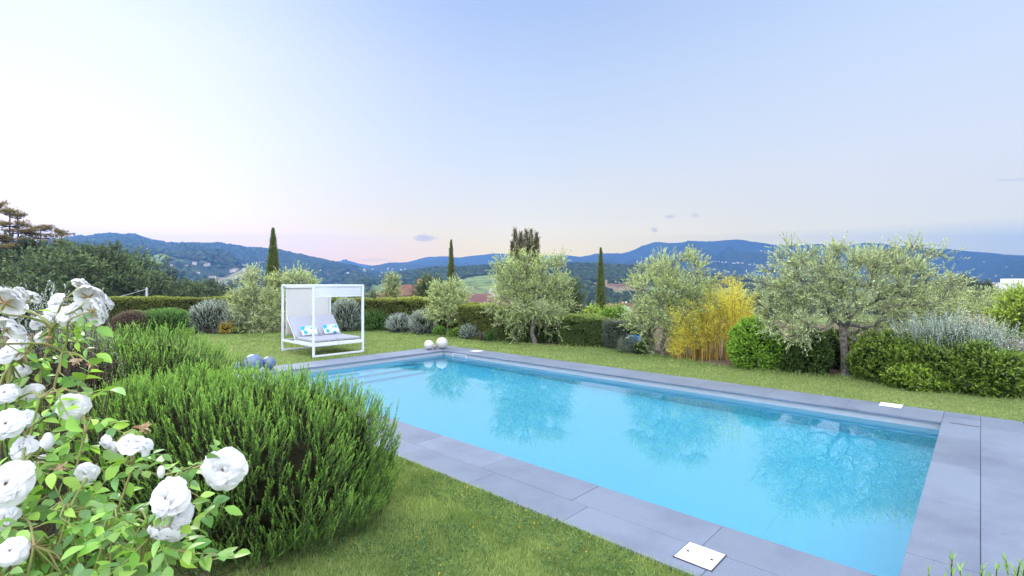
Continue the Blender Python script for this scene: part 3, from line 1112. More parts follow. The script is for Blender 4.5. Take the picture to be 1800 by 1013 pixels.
def daybed():
    o0 = np.array((-5.34, 13.51, 0.0))
    e1 = -EV; e2 = -EU                                # along the front, towards the back
    w, l, hgt, t = 1.53, 2.02, 1.945, .055
    zg = -.015
    ez = np.array((0, 0, 1.0))
    root = empty('canopy_daybed', o0 + e1 * w / 2 + e2 * l / 2, 'white framed double daybed with grey cushions and cream back screen on the lawn', 'daybed')
    wm = [M['white_metal']]
    for x in (0, w - t):
        for y in (0, l - t):
            bevel_obj(mesh('post', [(*box(o0, e1, e2, x, x + t, y, y + t, zg, hgt), 0)], wm, root), .004)
    g = .001
    for (a, b, c, d) in ((t + g, w - t - g, 0, t), (t + g, w - t - g, l - t, l), (0, t, t + g, l - t - g), (w - t, w, t + g, l - t - g)):
        bevel_obj(mesh('top_rail', [(*box(o0, e1, e2, a, b, c + .001, d - .001, hgt - t, hgt - .001), 0)], wm, root), .003)
    for (c, d) in ((0, t), (l - t, l)):
        bevel_obj(mesh('ground_rail', [(*box(o0, e1, e2, t + g, w - t - g, c + .001, d - .001, zg, zg + .05), 0)], wm, root), .003)
    for (a, b, c, d) in ((t + g, w - t - g, 0.004, t - .004), (t + g, w - t - g, l - t + .004, l - .004), (.004, t - .004, t + g, l - t - g), (w - t + .004, w - .004, t + g, l - t - g)):
        bevel_obj(mesh('seat_rail', [(*box(o0, e1, e2, a, b, c, d, .27, .325), 0)], wm, root), .003)
    # roller box at the back, roof slats
    mesh('screen_cassette', [(*box(o0, e1, e2, t + .004, w - t - .004, l - t - .09, l - t - .004, hgt - .10, hgt - .012), 0)], wm, root)
    sl = []
    for i in range(4):
        y = .35 + i * .37
        sl.append((*box(o0, e1, e2, t + .002, w - t - .002, y, y + .03, hgt - .045, hgt - .015), 0))
    mesh('roof_slats', sl, wm, root)
    # back screen with a soft ripple
    n = 24
    xs = np.linspace(t + .03, w - t - .03, n); zs = np.linspace(.42, hgt - .10, 14)
    V = []
    for z in zs:
        for x in xs:
            V.append(o0 + e1 * x + e2 * (l - t - .045 + .006 * math.sin(x * 9) * (1 - (z - .42) / 1.5)) + ez * z)
    F = [(i * n + j, i * n + j + 1, (i + 1) * n + j + 1, (i + 1) * n + j) for i in range(13) for j in range(n - 1)]
    sc = mesh('back_screen', [(np.array(V), np.array(F), 0)], [M['cream']], root, smooth=True)
    sc.modifiers.new('thickness', 'SOLIDIFY').thickness = .003
    mesh('front_screen', [(*box(o0, e1, e2, t + .02, w - t - .02, .034, .036, hgt - .32, hgt - t - .002), 0)], [screen_mat()], root)
    mesh('screen_bar', [(*box(o0, e1, e2, t + .02, w - t - .02, .028, .042, hgt - .34, hgt - .321), 0)], wm, root)
    # two loungers side by side
    hinge = 1.22
    tilt = RAD(47)
    for k in (0, 1):
        x0 = t + .012 + k * (w - 2 * t) / 2; wd = (w - 2 * t) / 2 - .02
        fr = []
        for xx in (x0, x0 + wd - .03):
            fr.append((*box(o0, e1, e2, xx, xx + .03, t + .005, hinge + .1, .33, .36), 0))
        fr.append((*box(o0, e1, e2, x0 + .031, x0 + wd - .031, t + .005, t + .035, .33, .36), 0))
        f = mesh('lounger_frame', fr, wm, root)
        cx = o0 + e1 * (x0 + wd / 2) + e2 * ((t + .02 + hinge) / 2) + ez * .41
        mesh('seat_cushion', [(*cushion(cx, e1, e2, ez, wd, hinge - t - .02, .10), 0)], [M['cushion']], root, smooth=True)
        d = e2 * math.cos(tilt) + ez * math.sin(tilt); nn = np.cross(e1, d)
        L = .78
        cb = o0 + e1 * (x0 + wd / 2) + e2 * (hinge + .03) + ez * .40 + d * L / 2 + nn * .045
        mesh('back_cushion', [(*cushion(cb, e1, d, nn, wd, L, .09), 0)], [M['cushion']], root, smooth=True)
        bf = []
        for s in (-1, 1):
            q = cb + e1 * s * (wd / 2 - .012) - nn * .062
            bf.append((*tube([q - d * L / 2, q + d * L / 2], [.016, .016], 8), 0))
        q = cb - nn * .062 + d * (L / 2 - .01)
        bf.append((*tube([q - e1 * (wd / 2 - .03), q + e1 * (wd / 2 - .03)], [.014, .014], 8), 0))
        q0 = cb - nn * .07 + d * .1; q1 = o0 + e1 * (x0 + wd / 2) + e2 * 1.85 + ez * .335
        bf.append((*tube([q0, q1], [.012, .012], 8), 0))
        mesh('backrest_frame', bf, wm, root, smooth=True)
        # scatter pillow leaning on the backrest: a thing of its own
        pm, pt, po = material('turquoise_print')
        tcp = pt.n('ShaderNodeTexCoord').outputs['UV']
        geo = pt.n('ShaderNodeTexCoord').outputs['Object']
        v = pt.n('ShaderNodeTexVoronoi'); v.inputs['Scale'].default_value = 11
        pt.l(geo, v.inputs['Vector'])
        spc = pt.n('ShaderNodeSeparateColor'); pt.l(v.outputs['Color'], spc.inputs[0])
        cc = pt.ramp(spc.outputs[0], [(0, (.82, .83, .84, 1)), (.42, (.02, .42, .58, 1)), (.62, (.45, .72, .82, 1)), (.78, (.86, .87, .88, 1))], 'CONSTANT')
        pp = pt.n('ShaderNodeBsdfPrincipled'); pp.inputs['Roughness'].default_value = .9
        pt.l(cc, pp.inputs['Base Color']); pt.l(pp.outputs[0], po.inputs['Surface'])
        tl2 = RAD(58)
        d2 = e2 * math.cos(tl2) + ez * math.sin(tl2); n2 = np.cross(e1, d2)
        xc = x0 + wd * (.52 if k == 0 else .46)
        c2 = o0 + e1 * xc + e2 * (hinge - .13) + ez * .465 + d2 * .14 + n2 * .05
        V, F = cushion(c2, e1, d2, n2, .46, .29, .13, 16, .88)
        pl = mesh('pillow', [(V, F, 0)], [pm], origin=c2, smooth=True)
        tag(pl, ('turquoise and white print pillow on the left half of the daybed', 'turquoise and white print pillow on the right half of the daybed')[k], 'pillow', 'pillows on the daybed')


daybed()


# ------------------------------------------------------------------ plants: builders
def hull_grid(c, rx, ry, h, seed, lump=.15, power=2.0, zmin=-.75, klump=3.0, nu=56, nv=30, k=1.0):
    u = np.linspace(0, 2 * np.pi, nu + 1); v = np.linspace(0.01, math.acos(zmin), nv + 1)
    d = np.stack([np.outer(np.sin(v), np.cos(u)), np.outer(np.sin(v), np.sin(u)), np.outer(np.cos(v), np.ones(nu + 1))], -1).reshape(-1, 3)
    s = 1 + lump * lumps(d, seed, klump)
    if power != 2.0:                               # fuller, squarer mass
        s = s * np.sum(np.abs(d) ** power, 1) ** (-1 / power)
    s = s * k
    pos = np.stack((c[0] + d[:, 0] * rx * s, c[1] + d[:, 1] * ry * s, c[2] + h * .42 + d[:, 2] * h * .58 * s), 1)
    a = (np.arange(nv)[:, None] * (nu + 1) + np.arange(nu)[None, :]).ravel()
    F = np.stack((a, a + nu + 1, a + nu + 2, a + 1), 1)
    return pos, F


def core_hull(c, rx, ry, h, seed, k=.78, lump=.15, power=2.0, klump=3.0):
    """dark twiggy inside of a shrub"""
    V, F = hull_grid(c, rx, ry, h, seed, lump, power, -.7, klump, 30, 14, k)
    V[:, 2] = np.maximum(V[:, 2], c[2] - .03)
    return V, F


def hull_points(rng, c, rx, ry, h, n, seed, lump=.15, power=2.0, zmin=-.75, klump=3.0):
    P_, F = hull_grid(c, rx, ry, h, seed, lump, power, zmin, klump)
    A0, A1, A2, A3 = (P_[F[:, k]] for k in range(4))
    nr = np.cross(A2 - A0, A3 - A1)
    ar = np.linalg.norm(nr, axis=1)
    q = rng.choice(len(F), n, p=ar / ar.sum())
    s, t = rng.uniform(0, 1, (2, n, 1))
    pos = (A0[q] * (1 - s) + A1[q] * s) * (1 - t) + (A3[q] * (1 - s) + A2[q] * s) * t
    nn = unit(nr[q])
    o = pos - np.array((c[0], c[1], c[2] + h * .4))
    nn = np.where((np.sum(nn * o, 1) < 0)[:, None], -nn, nn)
    return pos, nn, nn


def shrub(name, label, cat, c, rx, ry, h, mat, n=900, L=.18, nl=10, ll=.04, lw=.012, up=.6, spread=.3, ang=.7, group=None, seed=1, core='thicket',
          lump=.15, power=2.0, inner=.35, curve=0.0, klump=3.0, corek=.78, tipang=.5, stems=True):
    rng = np.random.default_rng(seed)
    c = np.array((c[0], c[1], c[2] - .03))
    root = empty(name, c, label, cat, group)
    pos, nr, d = hull_points(rng, c, rx, ry, h, n, seed, lump, power, klump=klump)
    dirs = unit(nr * (1 - up) + np.array((0, 0, up)) + rng.normal(0, spread, pos.shape))
    Ls = L * rng.uniform(.6, 1.25, n)
    B = pos - dirs * Ls[:, None] * .75
    k = rng.uniform(0, 1, n) < inner
    B[k] -= (pos[k] - np.array((c[0], c[1], c[2] + h * .4))) * rng.uniform(.05, .3, (k.sum(), 1))
    B[:, 2] = np.maximum(B[:, 2], c[2] + .0)
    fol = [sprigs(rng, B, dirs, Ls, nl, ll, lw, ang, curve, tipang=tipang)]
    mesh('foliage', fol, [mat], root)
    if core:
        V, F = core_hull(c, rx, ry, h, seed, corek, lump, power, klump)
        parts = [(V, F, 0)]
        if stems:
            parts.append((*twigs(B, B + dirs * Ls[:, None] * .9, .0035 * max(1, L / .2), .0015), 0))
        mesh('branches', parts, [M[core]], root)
    return root


def hedge(name, label, p0, p1, depth, h, mat, n, L=.12, nl=8, ll=.05, lw=.025, group=None, seed=1, tipmat=None):
    """clipped box hedge from p0 to p1 (front line)"""
    rng = np.random.default_rng(seed)
    p0 = np.array(p0); p1 = np.array(p1)
    ex = unit((p1 - p0) * np.array((1, 1, 0)))
    ey = np.array((-ex[1], ex[0], 0))
    if ey[1] < 0:
        ey = -ey
    ln = np.linalg.norm(p1 - p0)
    root = empty(name, (p0 + p1) / 2 + ey * depth / 2, label, 'hedge', group)
    areas = np.array((ln * h * 1.3, ln * depth, depth * h, depth * h, ln * h * .25))
    which = rng.choice(5, n, p=areas / areas.sum())
    a = rng.uniform(0, 1, n); b = rng.uniform(0, 1, n)
    pos = np.zeros((n, 3)); nr = np.zeros((n, 3))
    for k in range(5):
        m = which == k
        A_, B_ = a[m][:, None], b[m][:, None]
        if k == 0: pos[m] = p0 + ex * ln * A_ + np.array((0, 0, h)) * B_; nr[m] = -ey
        if k == 1: pos[m] = p0 + ex * ln * A_ + ey * depth * B_ + np.array((0, 0, h)); nr[m] = (0, 0, 1)
        if k == 2: pos[m] = p0 + ey * depth * A_ + np.array((0, 0, h)) * B_; nr[m] = -ex
        if k == 3: pos[m] = p1 + ey * depth * A_ + np.array((0, 0, h)) * B_; nr[m] = ex
        if k == 4: pos[m] = p0 + ex * ln * A_ + ey * depth + np.array((0, 0, h)) * B_; nr[m] = ey
    wob = .12 * fbm(pos[:, 0] * 1.6 + pos[:, 2] * 2, pos[:, 1] * 1.6 - pos[:, 2] * 2, seed, 3)
    pos = pos + nr * wob[:, None]
    dirs = unit(nr + np.array((0, 0, .35)) + rng.normal(0, .5, pos.shape))
    Ls = L * rng.uniform(.5, 1.2, n)
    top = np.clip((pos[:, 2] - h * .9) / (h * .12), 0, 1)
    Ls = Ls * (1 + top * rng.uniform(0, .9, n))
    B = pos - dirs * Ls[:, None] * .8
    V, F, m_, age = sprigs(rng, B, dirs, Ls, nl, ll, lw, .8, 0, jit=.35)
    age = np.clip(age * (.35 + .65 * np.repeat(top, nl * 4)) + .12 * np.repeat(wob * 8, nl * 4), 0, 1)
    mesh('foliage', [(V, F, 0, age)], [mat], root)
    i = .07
    Vb, Fb = box(p0, ex, ey, i, ln - i, i, depth - i, -.05, h - i)  # solid dark box, the shade behind the leaves put into its colour
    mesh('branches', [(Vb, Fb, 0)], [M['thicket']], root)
    return root


def ellipsoid_points(rng, blobs, n, mind, shell=.3):
    vol = np.array([r[0] * r[1] * r[2] for _, r in blobs]); vol = vol / vol.sum()
    out = []
    tries = 0
    while len(out) < n and tries < n * 60:
        tries += 1
        k = rng.choice(len(blobs), p=vol)
        d = rng.normal(0, 1, 3); d /= np.linalg.norm(d)
        rr = (shell + (1 - shell) * rng.uniform() ** .5)
        p = np.asarray(blobs[k][0]) + d * rr * np.asarray(blobs[k][1])
        if out and np.min(np.linalg.norm(np.array(out) - p, axis=1)) < mind:
            continue
        out.append(p)
    return np.array(out)


def tree(name, label, cat, base, fork, r0, blobs, ncl, clr, nspr, L, nl, ll, lw, mat, bark, seed, group=None, ang=.8, up=.35, mind=.12,
         lean=.0, curve=0.0, root_z=-.05, stem_r=.0035, shell=.3, droop=0.0, trunks=None, density=None):
    rng = np.random.default_rng(seed)
    base = np.asarray(base, float); fork = np.asarray(fork, float)
    root = empty(name, base, label, cat, group)
    cl = ellipsoid_points(rng, blobs, ncl, mind, shell)
    cen = cl.mean(0)
    nodes = [base + np.array((0, 0, root_z)), base * .66 + fork * .34 + np.array((r0 * .5, 0, 0)) * rng.normal(0, 1), base * .33 + fork * .67 + np.array((-r0 * .4, r0 * .3, 0)) * rng.normal(0, 1), fork]
    par = [-1, 0, 1, 2]
    tip = [0, 0, 0, 0]
    pathlen = [0, 0, 0, 0]
    order = np.argsort(np.linalg.norm(cl - fork, axis=1))
    for i in order:
        c = cl[i]
        N_ = np.array(nodes[3:])
        dist = np.linalg.norm(N_ - c, axis=1) + .35 * np.array(pathlen[3:])
        k = int(np.argmin(dist)) + 3
        q = nodes[k]
        m = q * .5 + c * .5 + rng.normal(0, .09, 3) * np.linalg.norm(c - q) + np.array((0, 0, -.04)) * np.linalg.norm(c - q)
        nodes.append(m); par.append(k); tip.append(0); pathlen.append(pathlen[k] + np.linalg.norm(m - q))
        nodes.append(c); par.append(len(nodes) - 2); tip.append(1); pathlen.append(pathlen[-1] + np.linalg.norm(c - m))
    load = np.array(tip, float)
    for i in range(len(nodes) - 1, 0, -1):
        load[par[i]] += load[i]
    load = np.maximum(load, 1)
    rad = r0 * (load / load[0]) ** .45
    rad = np.maximum(rad, r0 * .07)
    rad[0] = r0 * 1.35
    wood = []
    trunkpath = np.array(nodes[:4])
    wood.append((*tube(trunkpath, [r0 * 1.4, r0 * 1.02, r0 * .95, r0 * 1.0], 10), 0))
    for i in range(4, len(nodes)):
        a, b = nodes[par[i]], nodes[i]
        ra = min(rad[par[i]], rad[i] * 1.35)
        wood.append((*tube([a, a * .5 + b * .5 + rng.normal(0, .02, 3) * np.linalg.norm(b - a), b], [ra, (ra + rad[i]) / 2, rad[i]], 6), 0))
    m = len(cl)
    off = rng.normal(0, 1, (m, nspr, 3)); off = off / np.linalg.norm(off, axis=2, keepdims=True)
    B = cl[:, None] + off * clr * rng.uniform(.05, .75, (m, nspr, 1))
    out = unit(cl - cen)[:, None]
    dirs = unit(off * .7 + out * .45 + np.array((0, 0, up)) + rng.normal(0, .35, off.shape))
    B = B.reshape(-1, 3); dirs = dirs.reshape(-1, 3)
    Ls = L * rng.uniform(.55, 1.3, len(B))
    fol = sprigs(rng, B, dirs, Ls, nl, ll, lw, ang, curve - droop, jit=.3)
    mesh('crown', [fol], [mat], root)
    wood.append((*twigs(B, B + dirs * Ls[:, None] * .9, stem_r, stem_r * .4), 0))
    near = np.repeat(cl, nspr, axis=0)
    kk = rng.uniform(0, 1, len(B)) < .5
    wood.append((*twigs(near[kk], B[kk], stem_r * 1.5, stem_r), 0))
    mesh('trunk', wood, [bark], root, smooth=True)
    return root


def px_blobs(lst, Y, depth=1.0):
    out = []
    for (px, py, rx, ry) in lst:
        c = P(px, py, Y)
        out.append((c, (rx / FPX * Y, (rx + ry) / 2 / FPX * Y * depth, ry / FPX * Y)))
    return out


# ------------------------------------------------------------------ olive trees
OL = dict(nl=13, ll=.062, lw=.017, ang=.75)
g = 'olive trees of the garden'
b = G(1487, 658)
tree('olive_tree', 'widest olive tree, with a stout trunk beside the right end of the pool', 'olive tree', b, P(1482, 575, b[1]), .075,
     px_blobs([(1400, 500, 58, 60), (1390, 550, 45, 50), (1470, 495, 70, 62), (1560, 490, 65, 55), (1600, 545, 62, 50), (1520, 540, 60, 45), (1640, 460, 28, 20), (1560, 600, 50, 45), (1400, 450, 30, 18),
               (1540, 608, 42, 30), (1405, 588, 36, 26), (1600, 440, 38, 16), (1660, 520, 30, 45), (1450, 445, 40, 14), (1540, 445, 30, 14)], b[1], .8), 178, .17, 18, .30, OL['nl'], .068, .019, M['olive_grey'], M['olive_bark'], 3, g, mind=.19, stem_r=.0035)
b = G(1167, 624)
tree('olive_tree', 'olive tree with two dark trunks in front of the golden bamboo', 'olive tree', b, P(1172, 575, b[1]), .06,
     px_blobs([(1150, 500, 42, 42), (1205, 500, 48, 48), (1140, 560, 36, 50), (1190, 560, 50, 45), (1225, 545, 30, 55), (1160, 470, 26, 18), (1215, 465, 32, 16), (1145, 600, 24, 24), (1185, 600, 30, 20)], b[1]),
     130, .17, 17, .30, OL['nl'], .070, .020, M['olive'], M['olive_bark'], 4, g, mind=.18, up=.5)
b = G(941, 604)
tree('olive_tree', 'upright olive tree in front of the broad brown cypress', 'olive tree', b, P(937, 548, b[1]), .07,
     px_blobs([(920, 490, 40, 45), (965, 490, 34, 42), (900, 545, 38, 36), (950, 535, 48, 40), (985, 520, 22, 46), (890, 500, 22, 45), (930, 455, 32, 18), (905, 572, 30, 22), (968, 570, 28, 22), (880, 545, 22, 26), (985, 465, 14, 14)], b[1]),
     130, .17, 17, .32, OL['nl'], .078, .022, M['olive'], M['olive_bark'], 5, g, mind=.18, up=.5)
b = G(786, 590)
tree('olive_tree', 'small young olive tree on a thin trunk among silver shrubs', 'olive tree', b, P(787, 560, b[1]), .035,
     px_blobs([(775, 520, 20, 26), (800, 525, 22, 28), (785, 545, 32, 22), (770, 552, 14, 12), (808, 550, 16, 16)], b[1]),
     75, .17, 12, .30, 12, .085, .024, M['olive'], M['olive_bark'], 6, g, mind=.15, up=.5)
b = G(447, 584)
tree('olive_tree', 'bushy olive tree branching to the ground left of the daybed', 'olive tree', b, P(447, 566, b[1]), .05,
     px_blobs([(430, 520, 22, 32), (460, 515, 28, 30), (445, 550, 38, 28), (480, 550, 26, 30), (447, 490, 18, 14), (425, 560, 20, 14), (470, 570, 26, 12)], b[1]),
     115, .22, 13, .34, 12, .095, .026, M['olive_grey'], M['olive_bark'], 7, g, mind=.17, up=.5)
b = G(522, 583)
tree('olive_tree', 'olive tree rising behind the cream screen of the daybed', 'olive tree', b, P(522, 560, b[1]), .05,
     px_blobs([(505, 500, 16, 18), (525, 495, 22, 18), (540, 510, 14, 20), (520, 530, 30, 30)], b[1]),
     60, .22, 12, .34, 12, .095, .026, M['olive'], M['olive_bark'], 8, g, mind=.17, up=.5)


# ------------------------------------------------------------------ cypresses
def cypress(label, px, py_top, Y, wpx, seed, mat='cypress', wide_at=.25, n=2600, name='cypress_tree', group='slim cypresses of the garden', tips=None, taper=1.0):
    rng = np.random.default_rng(seed)
    x = (px - 900) / FPX * Y
    top = EYE - (py_top - HOR) / FPX * Y
    z0 = (float(soil_z(np.array(x), np.array(Y))) if Y < 30 else float(height(np.array([x]), np.array([Y]))[0])) - .05
    sc = Y / 22
    R = wpx / 2 / FPX * Y
    root = empty(name, (x, Y, z0), label, 'cypress', group)
    H_ = top - z0
    t = rng.power(1.0, n)

    def prof(t):
        return R * np.where(t < wide_at, .82 + .18 * t / wide_at, np.clip(1 - ((t - wide_at) / (1 - wide_at)) ** (1.5 * taper), 0.0, 1)) + .015

    a = rng.uniform(0, 2 * np.pi, n)
    rr = prof(t) * (1 + .18 * fbm(a * 2.2, t * H_ * 2.0, seed, 3)) * np.where(rng.uniform(0, 1, n) < .3, rng.uniform(.6, 1, n), 1)
    pos = np.stack((x + np.cos(a) * rr, Y + np.sin(a) * rr, z0 + t * H_), 1)
    out = np.stack((np.cos(a), np.sin(a), 0 * a), 1)
    dirs = unit(out * .35 + np.array((0, 0, 1)) + rng.normal(0, .2, pos.shape))
    Ls = rng.uniform(.12, .26, n) * np.where(t > .93, .6, 1) * sc
    B = pos - dirs * Ls[:, None] * .7
    mesh('crown', [sprigs(rng, B, dirs, Ls, 7, .065 * sc, .022 * sc, .55)], [M[mat]], root)
    zs = np.linspace(0, .97, 16)
    V, F = tube([(x, Y, z0 + q * H_) for q in zs], prof(zs) * .80, 12)  # solid dark core, the crown's inner shade put into its colour
    mesh('trunk', [(V, F, 0), (*tube([(x, Y, z0 - .3), (x, Y, z0 + H_ * .3)], [.07, .05], 8), 0)], [M['thicket_green']], root, smooth=True)
    return root


cypress('slim dark cypress rising behind the daybed, tallest of the slim ones', 480, 403, 24.0, 25, 21, n=3600)
cypress('slim cypress rising behind the small young olive tree', 793, 424, 36.0, 17, 22, n=3200)
cypress('slim cypress standing behind the clipped grey green hedge', 1056, 438, 58.0, 15.5, 23, wide_at=.4, n=4200)


def broad_cypress():
    rng = np.random.default_rng(31)
    Y = 24.0
    c = P(921, 500, Y)
    root = empty('broad_cypress', (c[0], Y, -.1), 'broad brown green cypress with many pointed tips behind the upright olive', 'cypress')
    fol, wood = [], []
    tips = [(905, 403, 6), (915, 410, 6), (925, 405, 7), (934, 406, 7), (943, 411, 6), (946, 420, 5), (900, 425, 6), (912, 425, 10), (930, 425, 11), (940, 435, 9), (908, 445, 12), (922, 450, 16), (936, 455, 12), (945, 470, 9), (898, 470, 8)]
    for i, (px, py, w) in enumerate(tips):
        dy = rng.uniform(-.35, .35)
        tip = P(px, py, Y + dy)
        bot = np.array((c[0] + (tip[0] - c[0]) * .55, Y + dy * .5, 1.2))
        n = 420
        t = rng.power(1.3, n)
        r = w / FPX * Y * np.clip(1 - t ** 2.0, 0, 1) * 1.35 + .03
        a = rng.uniform(0, 6.28, n)
        pos = bot + (tip - bot) * t[:, None] + np.stack((np.cos(a) * r, np.sin(a) * r, 0 * a), 1)
        dirs = unit(np.stack((np.cos(a) * .4, np.sin(a) * .4, 1 + 0 * a), 1) + rng.normal(0, .25, (n, 3)))
        fol.append(sprigs(rng, pos - dirs * .12, dirs, rng.uniform(.12, .28, n), 7, .075, .028, .6))
        wood.append((*tube([bot, tip * .8 + bot * .2], [.03, .01], 5), 0))
    wood.append((*tube([(c[0], Y, -.3), (c[0], Y, 1.4)], [.14, .10], 8), 0))
    mesh('crown', fol, [M['cypress_brown']], root)
    mesh('trunk', wood, [M['bark']], root, smooth=True)


broad_cypress()

# ------------------------------------------------------------------ hedges
hg = 'clipped hedges round the lawn'
hedge('clipped_hedge', 'long clipped hedge with reddish tips behind the left lawn', P(120, 590, 21.4) * np.array((1, 1, 0)), P(480, 584, 22.6) * np.array((1, 1, 0)), .9, 1.30, M['photinia'], 11000, ll=.06, lw=.034, group=hg, seed=41)
p0, p1 = P(560, 585, 22.0), P(806, 596, 20.0); p0[2] = p1[2] = 0
hedge('clipped_hedge', 'long clipped green hedge behind the silver shrubs right of the daybed', p0, p1, .9, 1.28, M['photinia'], 9000, ll=.06, lw=.034, group=hg, seed=42)
p0, p1 = P(806, 595, 18.3), P(884, 600, 17.2); p0[2] = p1[2] = 0
hedge('clipped_hedge', 'short clipped hedge between the young olive and the upright olive', p0, p1, .9, 1.13, M['photinia'], 5000, ll=.055, lw=.03, group=hg, seed=43)
p0, p1 = P(884, 603, 17.4), P(985, 606, 16.9); p0[2] = p1[2] = 0
hedge('clipped_hedge', 'low clipped green hedge right behind the trunk of the upright olive', p0, p1, .8, .80, M['hedge'], 4500, ll=.05, lw=.026, group=hg, seed=44)
p0, p1 = P(985, 606, 16.3), P(1062, 610, 15.9); p0[2] = p1[2] = 0
hedge('clipped_hedge', 'block shaped clipped hedge right in front of the right slim cypress', p0, p1, .9, .84, M['hedge'], 4500, ll=.05, lw=.026, group=hg, seed=45)
p0, p1 = P(1036, 610, 15.6), P(1062, 611, 15.5); p0[2] = p1[2] = 0
p0, p1 = P(1063, 611, 15.4), P(1140, 620, 14.7); p0[2] = p1[2] = 0
hedge('clipped_hedge', 'loose grey green hedge of upright shoots over the blue cover', p0, p1, .55, .80, M['hedge_grey'], 3000, L=.2, ll=.055, lw=.014, group=hg, seed=46)

# blue cover glimpsed through the shrubs
bc = P(1121, 617, 14.6)
V, F = cushion(np.array((bc[0] - .05, 14.86, .20)), np.array((.96, -.28, 0)), np.array((.28, .96, 0)), np.array((0, 0, 1.0)), .46, .10, .50, 12, .25)
V = V + .02 * np.stack((fbm(V[:, 2] * 6, V[:, 0] * 6, 8), fbm(V[:, 0] * 5, V[:, 2] * 5, 9), 0 * V[:, 0]), 1)
tag(mesh('blue_cover', [(V, F, 0)], [M['blue_cover']], origin=(bc[0], 14.86, 0), smooth=True), 'bright blue plastic cover half hidden in the shrubs left of the bamboo', 'cover')


# ------------------------------------------------------------------ garden shrubs
def at(px, base_py, top_py, wpx):
    p = G(px, base_py)
    h = EYE - (top_py - HOR) / FPX * p[1]
    return p, wpx / 2 / FPX * p[1], h


def sh(name, label, cat, px, base, top, w, mat, group=None, dep=1.0, **kw):
    p, r, h = at(px, base, top, w)
    p = p + np.array((0, r * dep * .8, 0))
    return shrub(name, label, cat, p, r, r * dep, h, M[mat], group=group, **kw)


sg = 'silver shrubs along the lawn'
LV = dict(n=620, L=.46, nl=20, ll=.045, lw=.013, up=.5, spread=.14, ang=.4, lump=.16, corek=.62)
sh('silver_shrub', 'big round silver shrub in front of the left hedge', 'shrub', 357, 587, 531, 74, 'lavender', sg, seed=51, **{**LV, 'n': 1100})
sh('silver_shrub', 'dim silver shrub half hidden by the bushy olive', 'shrub', 402, 586, 545, 44, 'lavender', sg, seed=52, **LV)
sh('silver_shrub', 'tall silver shrub seen through the open side of the daybed', 'shrub', 602, 583, 526, 54, 'lavender', sg, seed=53, **{**LV, 'n': 1000})
sh('silver_shrub', 'low silver shrub right of the round green bush', 'shrub', 698, 585, 554, 42, 'lavender', sg, seed=54, **LV)
sh('silver_shrub', 'silver shrub just left of the small young olive', 'shrub', 740, 588, 547, 46, 'lavender', sg, seed=55, **LV)
sh('silver_shrub', 'low silver shrub between the young olive and the upright olive', 'shrub', 832, 596, 569, 48, 'lavender', sg, seed=56, **LV)
gg = 'rounded green bushes along the lawn'
RG = dict(n=1500, L=.24, nl=16, ll=.045, lw=.010, up=.5, spread=.2, ang=.5, lump=.07, power=2.4, core='thicket_green')
sh('green_bush', 'round green bush at the brown mound below the left hedge', 'bush', 268, 591, 545, 84, 'rosemary_far', gg, seed=61, **{**RG, 'n': 2200})
sh('green_bush', 'green bush behind the brown mound against the hedge', 'bush', 222, 588, 548, 50, 'rosemary_far', gg, seed=62, **RG)
sh('green_bush', 'round green bush right of the daybed', 'bush', 655, 582, 545, 50, 'rosemary_far', gg, seed=63, **RG)
sh('green_bush', 'low sprawling green bush left of the trunk of the upright olive', 'bush', 872, 599, 578, 46, 'rosemary_far', gg, seed=64, **{**RG, 'n': 900})
sh('brown_shrub', 'clipped dry brown mound beside the lawn corner', 'shrub', 217, 593, 548, 60, 'brown_shrub', None, seed=65, n=2600, L=.2, nl=12, ll=.035, lw=.008, up=.3, spread=.45, ang=.8, lump=.05, power=2.4)
sh('brown_shrub', 'tiny reddish brown shrub between silver shrub and green bush', 'shrub', 852, 598, 583, 18, 'brown_shrub', None, seed=66, n=350, L=.15, nl=10, ll=.04, lw=.012)
sh('low_plant', 'low golden plant at the foot of the big silver shrub', 'plant', 395, 587, 566, 30, 'gold_weed', 'low plants along the lawn edge', seed=67, n=300, L=.15, nl=9, ll=.06, lw=.03)
sh('low_plant', 'low green plant left of the bushy olive', 'plant', 414, 586, 572, 40, 'weed', 'low plants along the lawn edge', seed=68, n=300, L=.15, nl=9, ll=.06, lw=.02)
sh('low_plant', 'low green plant left of the big silver shrub', 'plant', 318, 589, 578, 26, 'weed', 'low plants along the lawn edge', seed=69, n=250, L=.12, nl=9, ll=.05, lw=.02)
sh('low_plant', 'low green plants at the foot of the young olive', 'plant', 806, 592, 579, 46, 'weed', 'low plants along the lawn edge', seed=70, n=380, L=.15, nl=9, ll=.06, lw=.02)
sh('low_plant', 'low green plant left of the trunk of the young olive', 'plant', 771, 589, 574, 22, 'weed', 'low plants along the lawn edge', seed=71, n=250, L=.15, nl=9, ll=.06, lw=.02)
sh('low_plant', 'loose grey green plant in front of the blue cover', 'plant', 1108, 621, 592, 36, 'hedge_grey', 'low plants along the lawn edge', seed=77, n=240, L=.3, nl=12, ll=.055, lw=.014, up=.7, core=None)
sh('low_plant', 'low dark plant under the olive in front of the bamboo', 'plant', 1128, 622, 603, 30, 'dark_shrub', 'low plants along the lawn edge', seed=72, n=350, L=.12, nl=9, ll=.05, lw=.025)
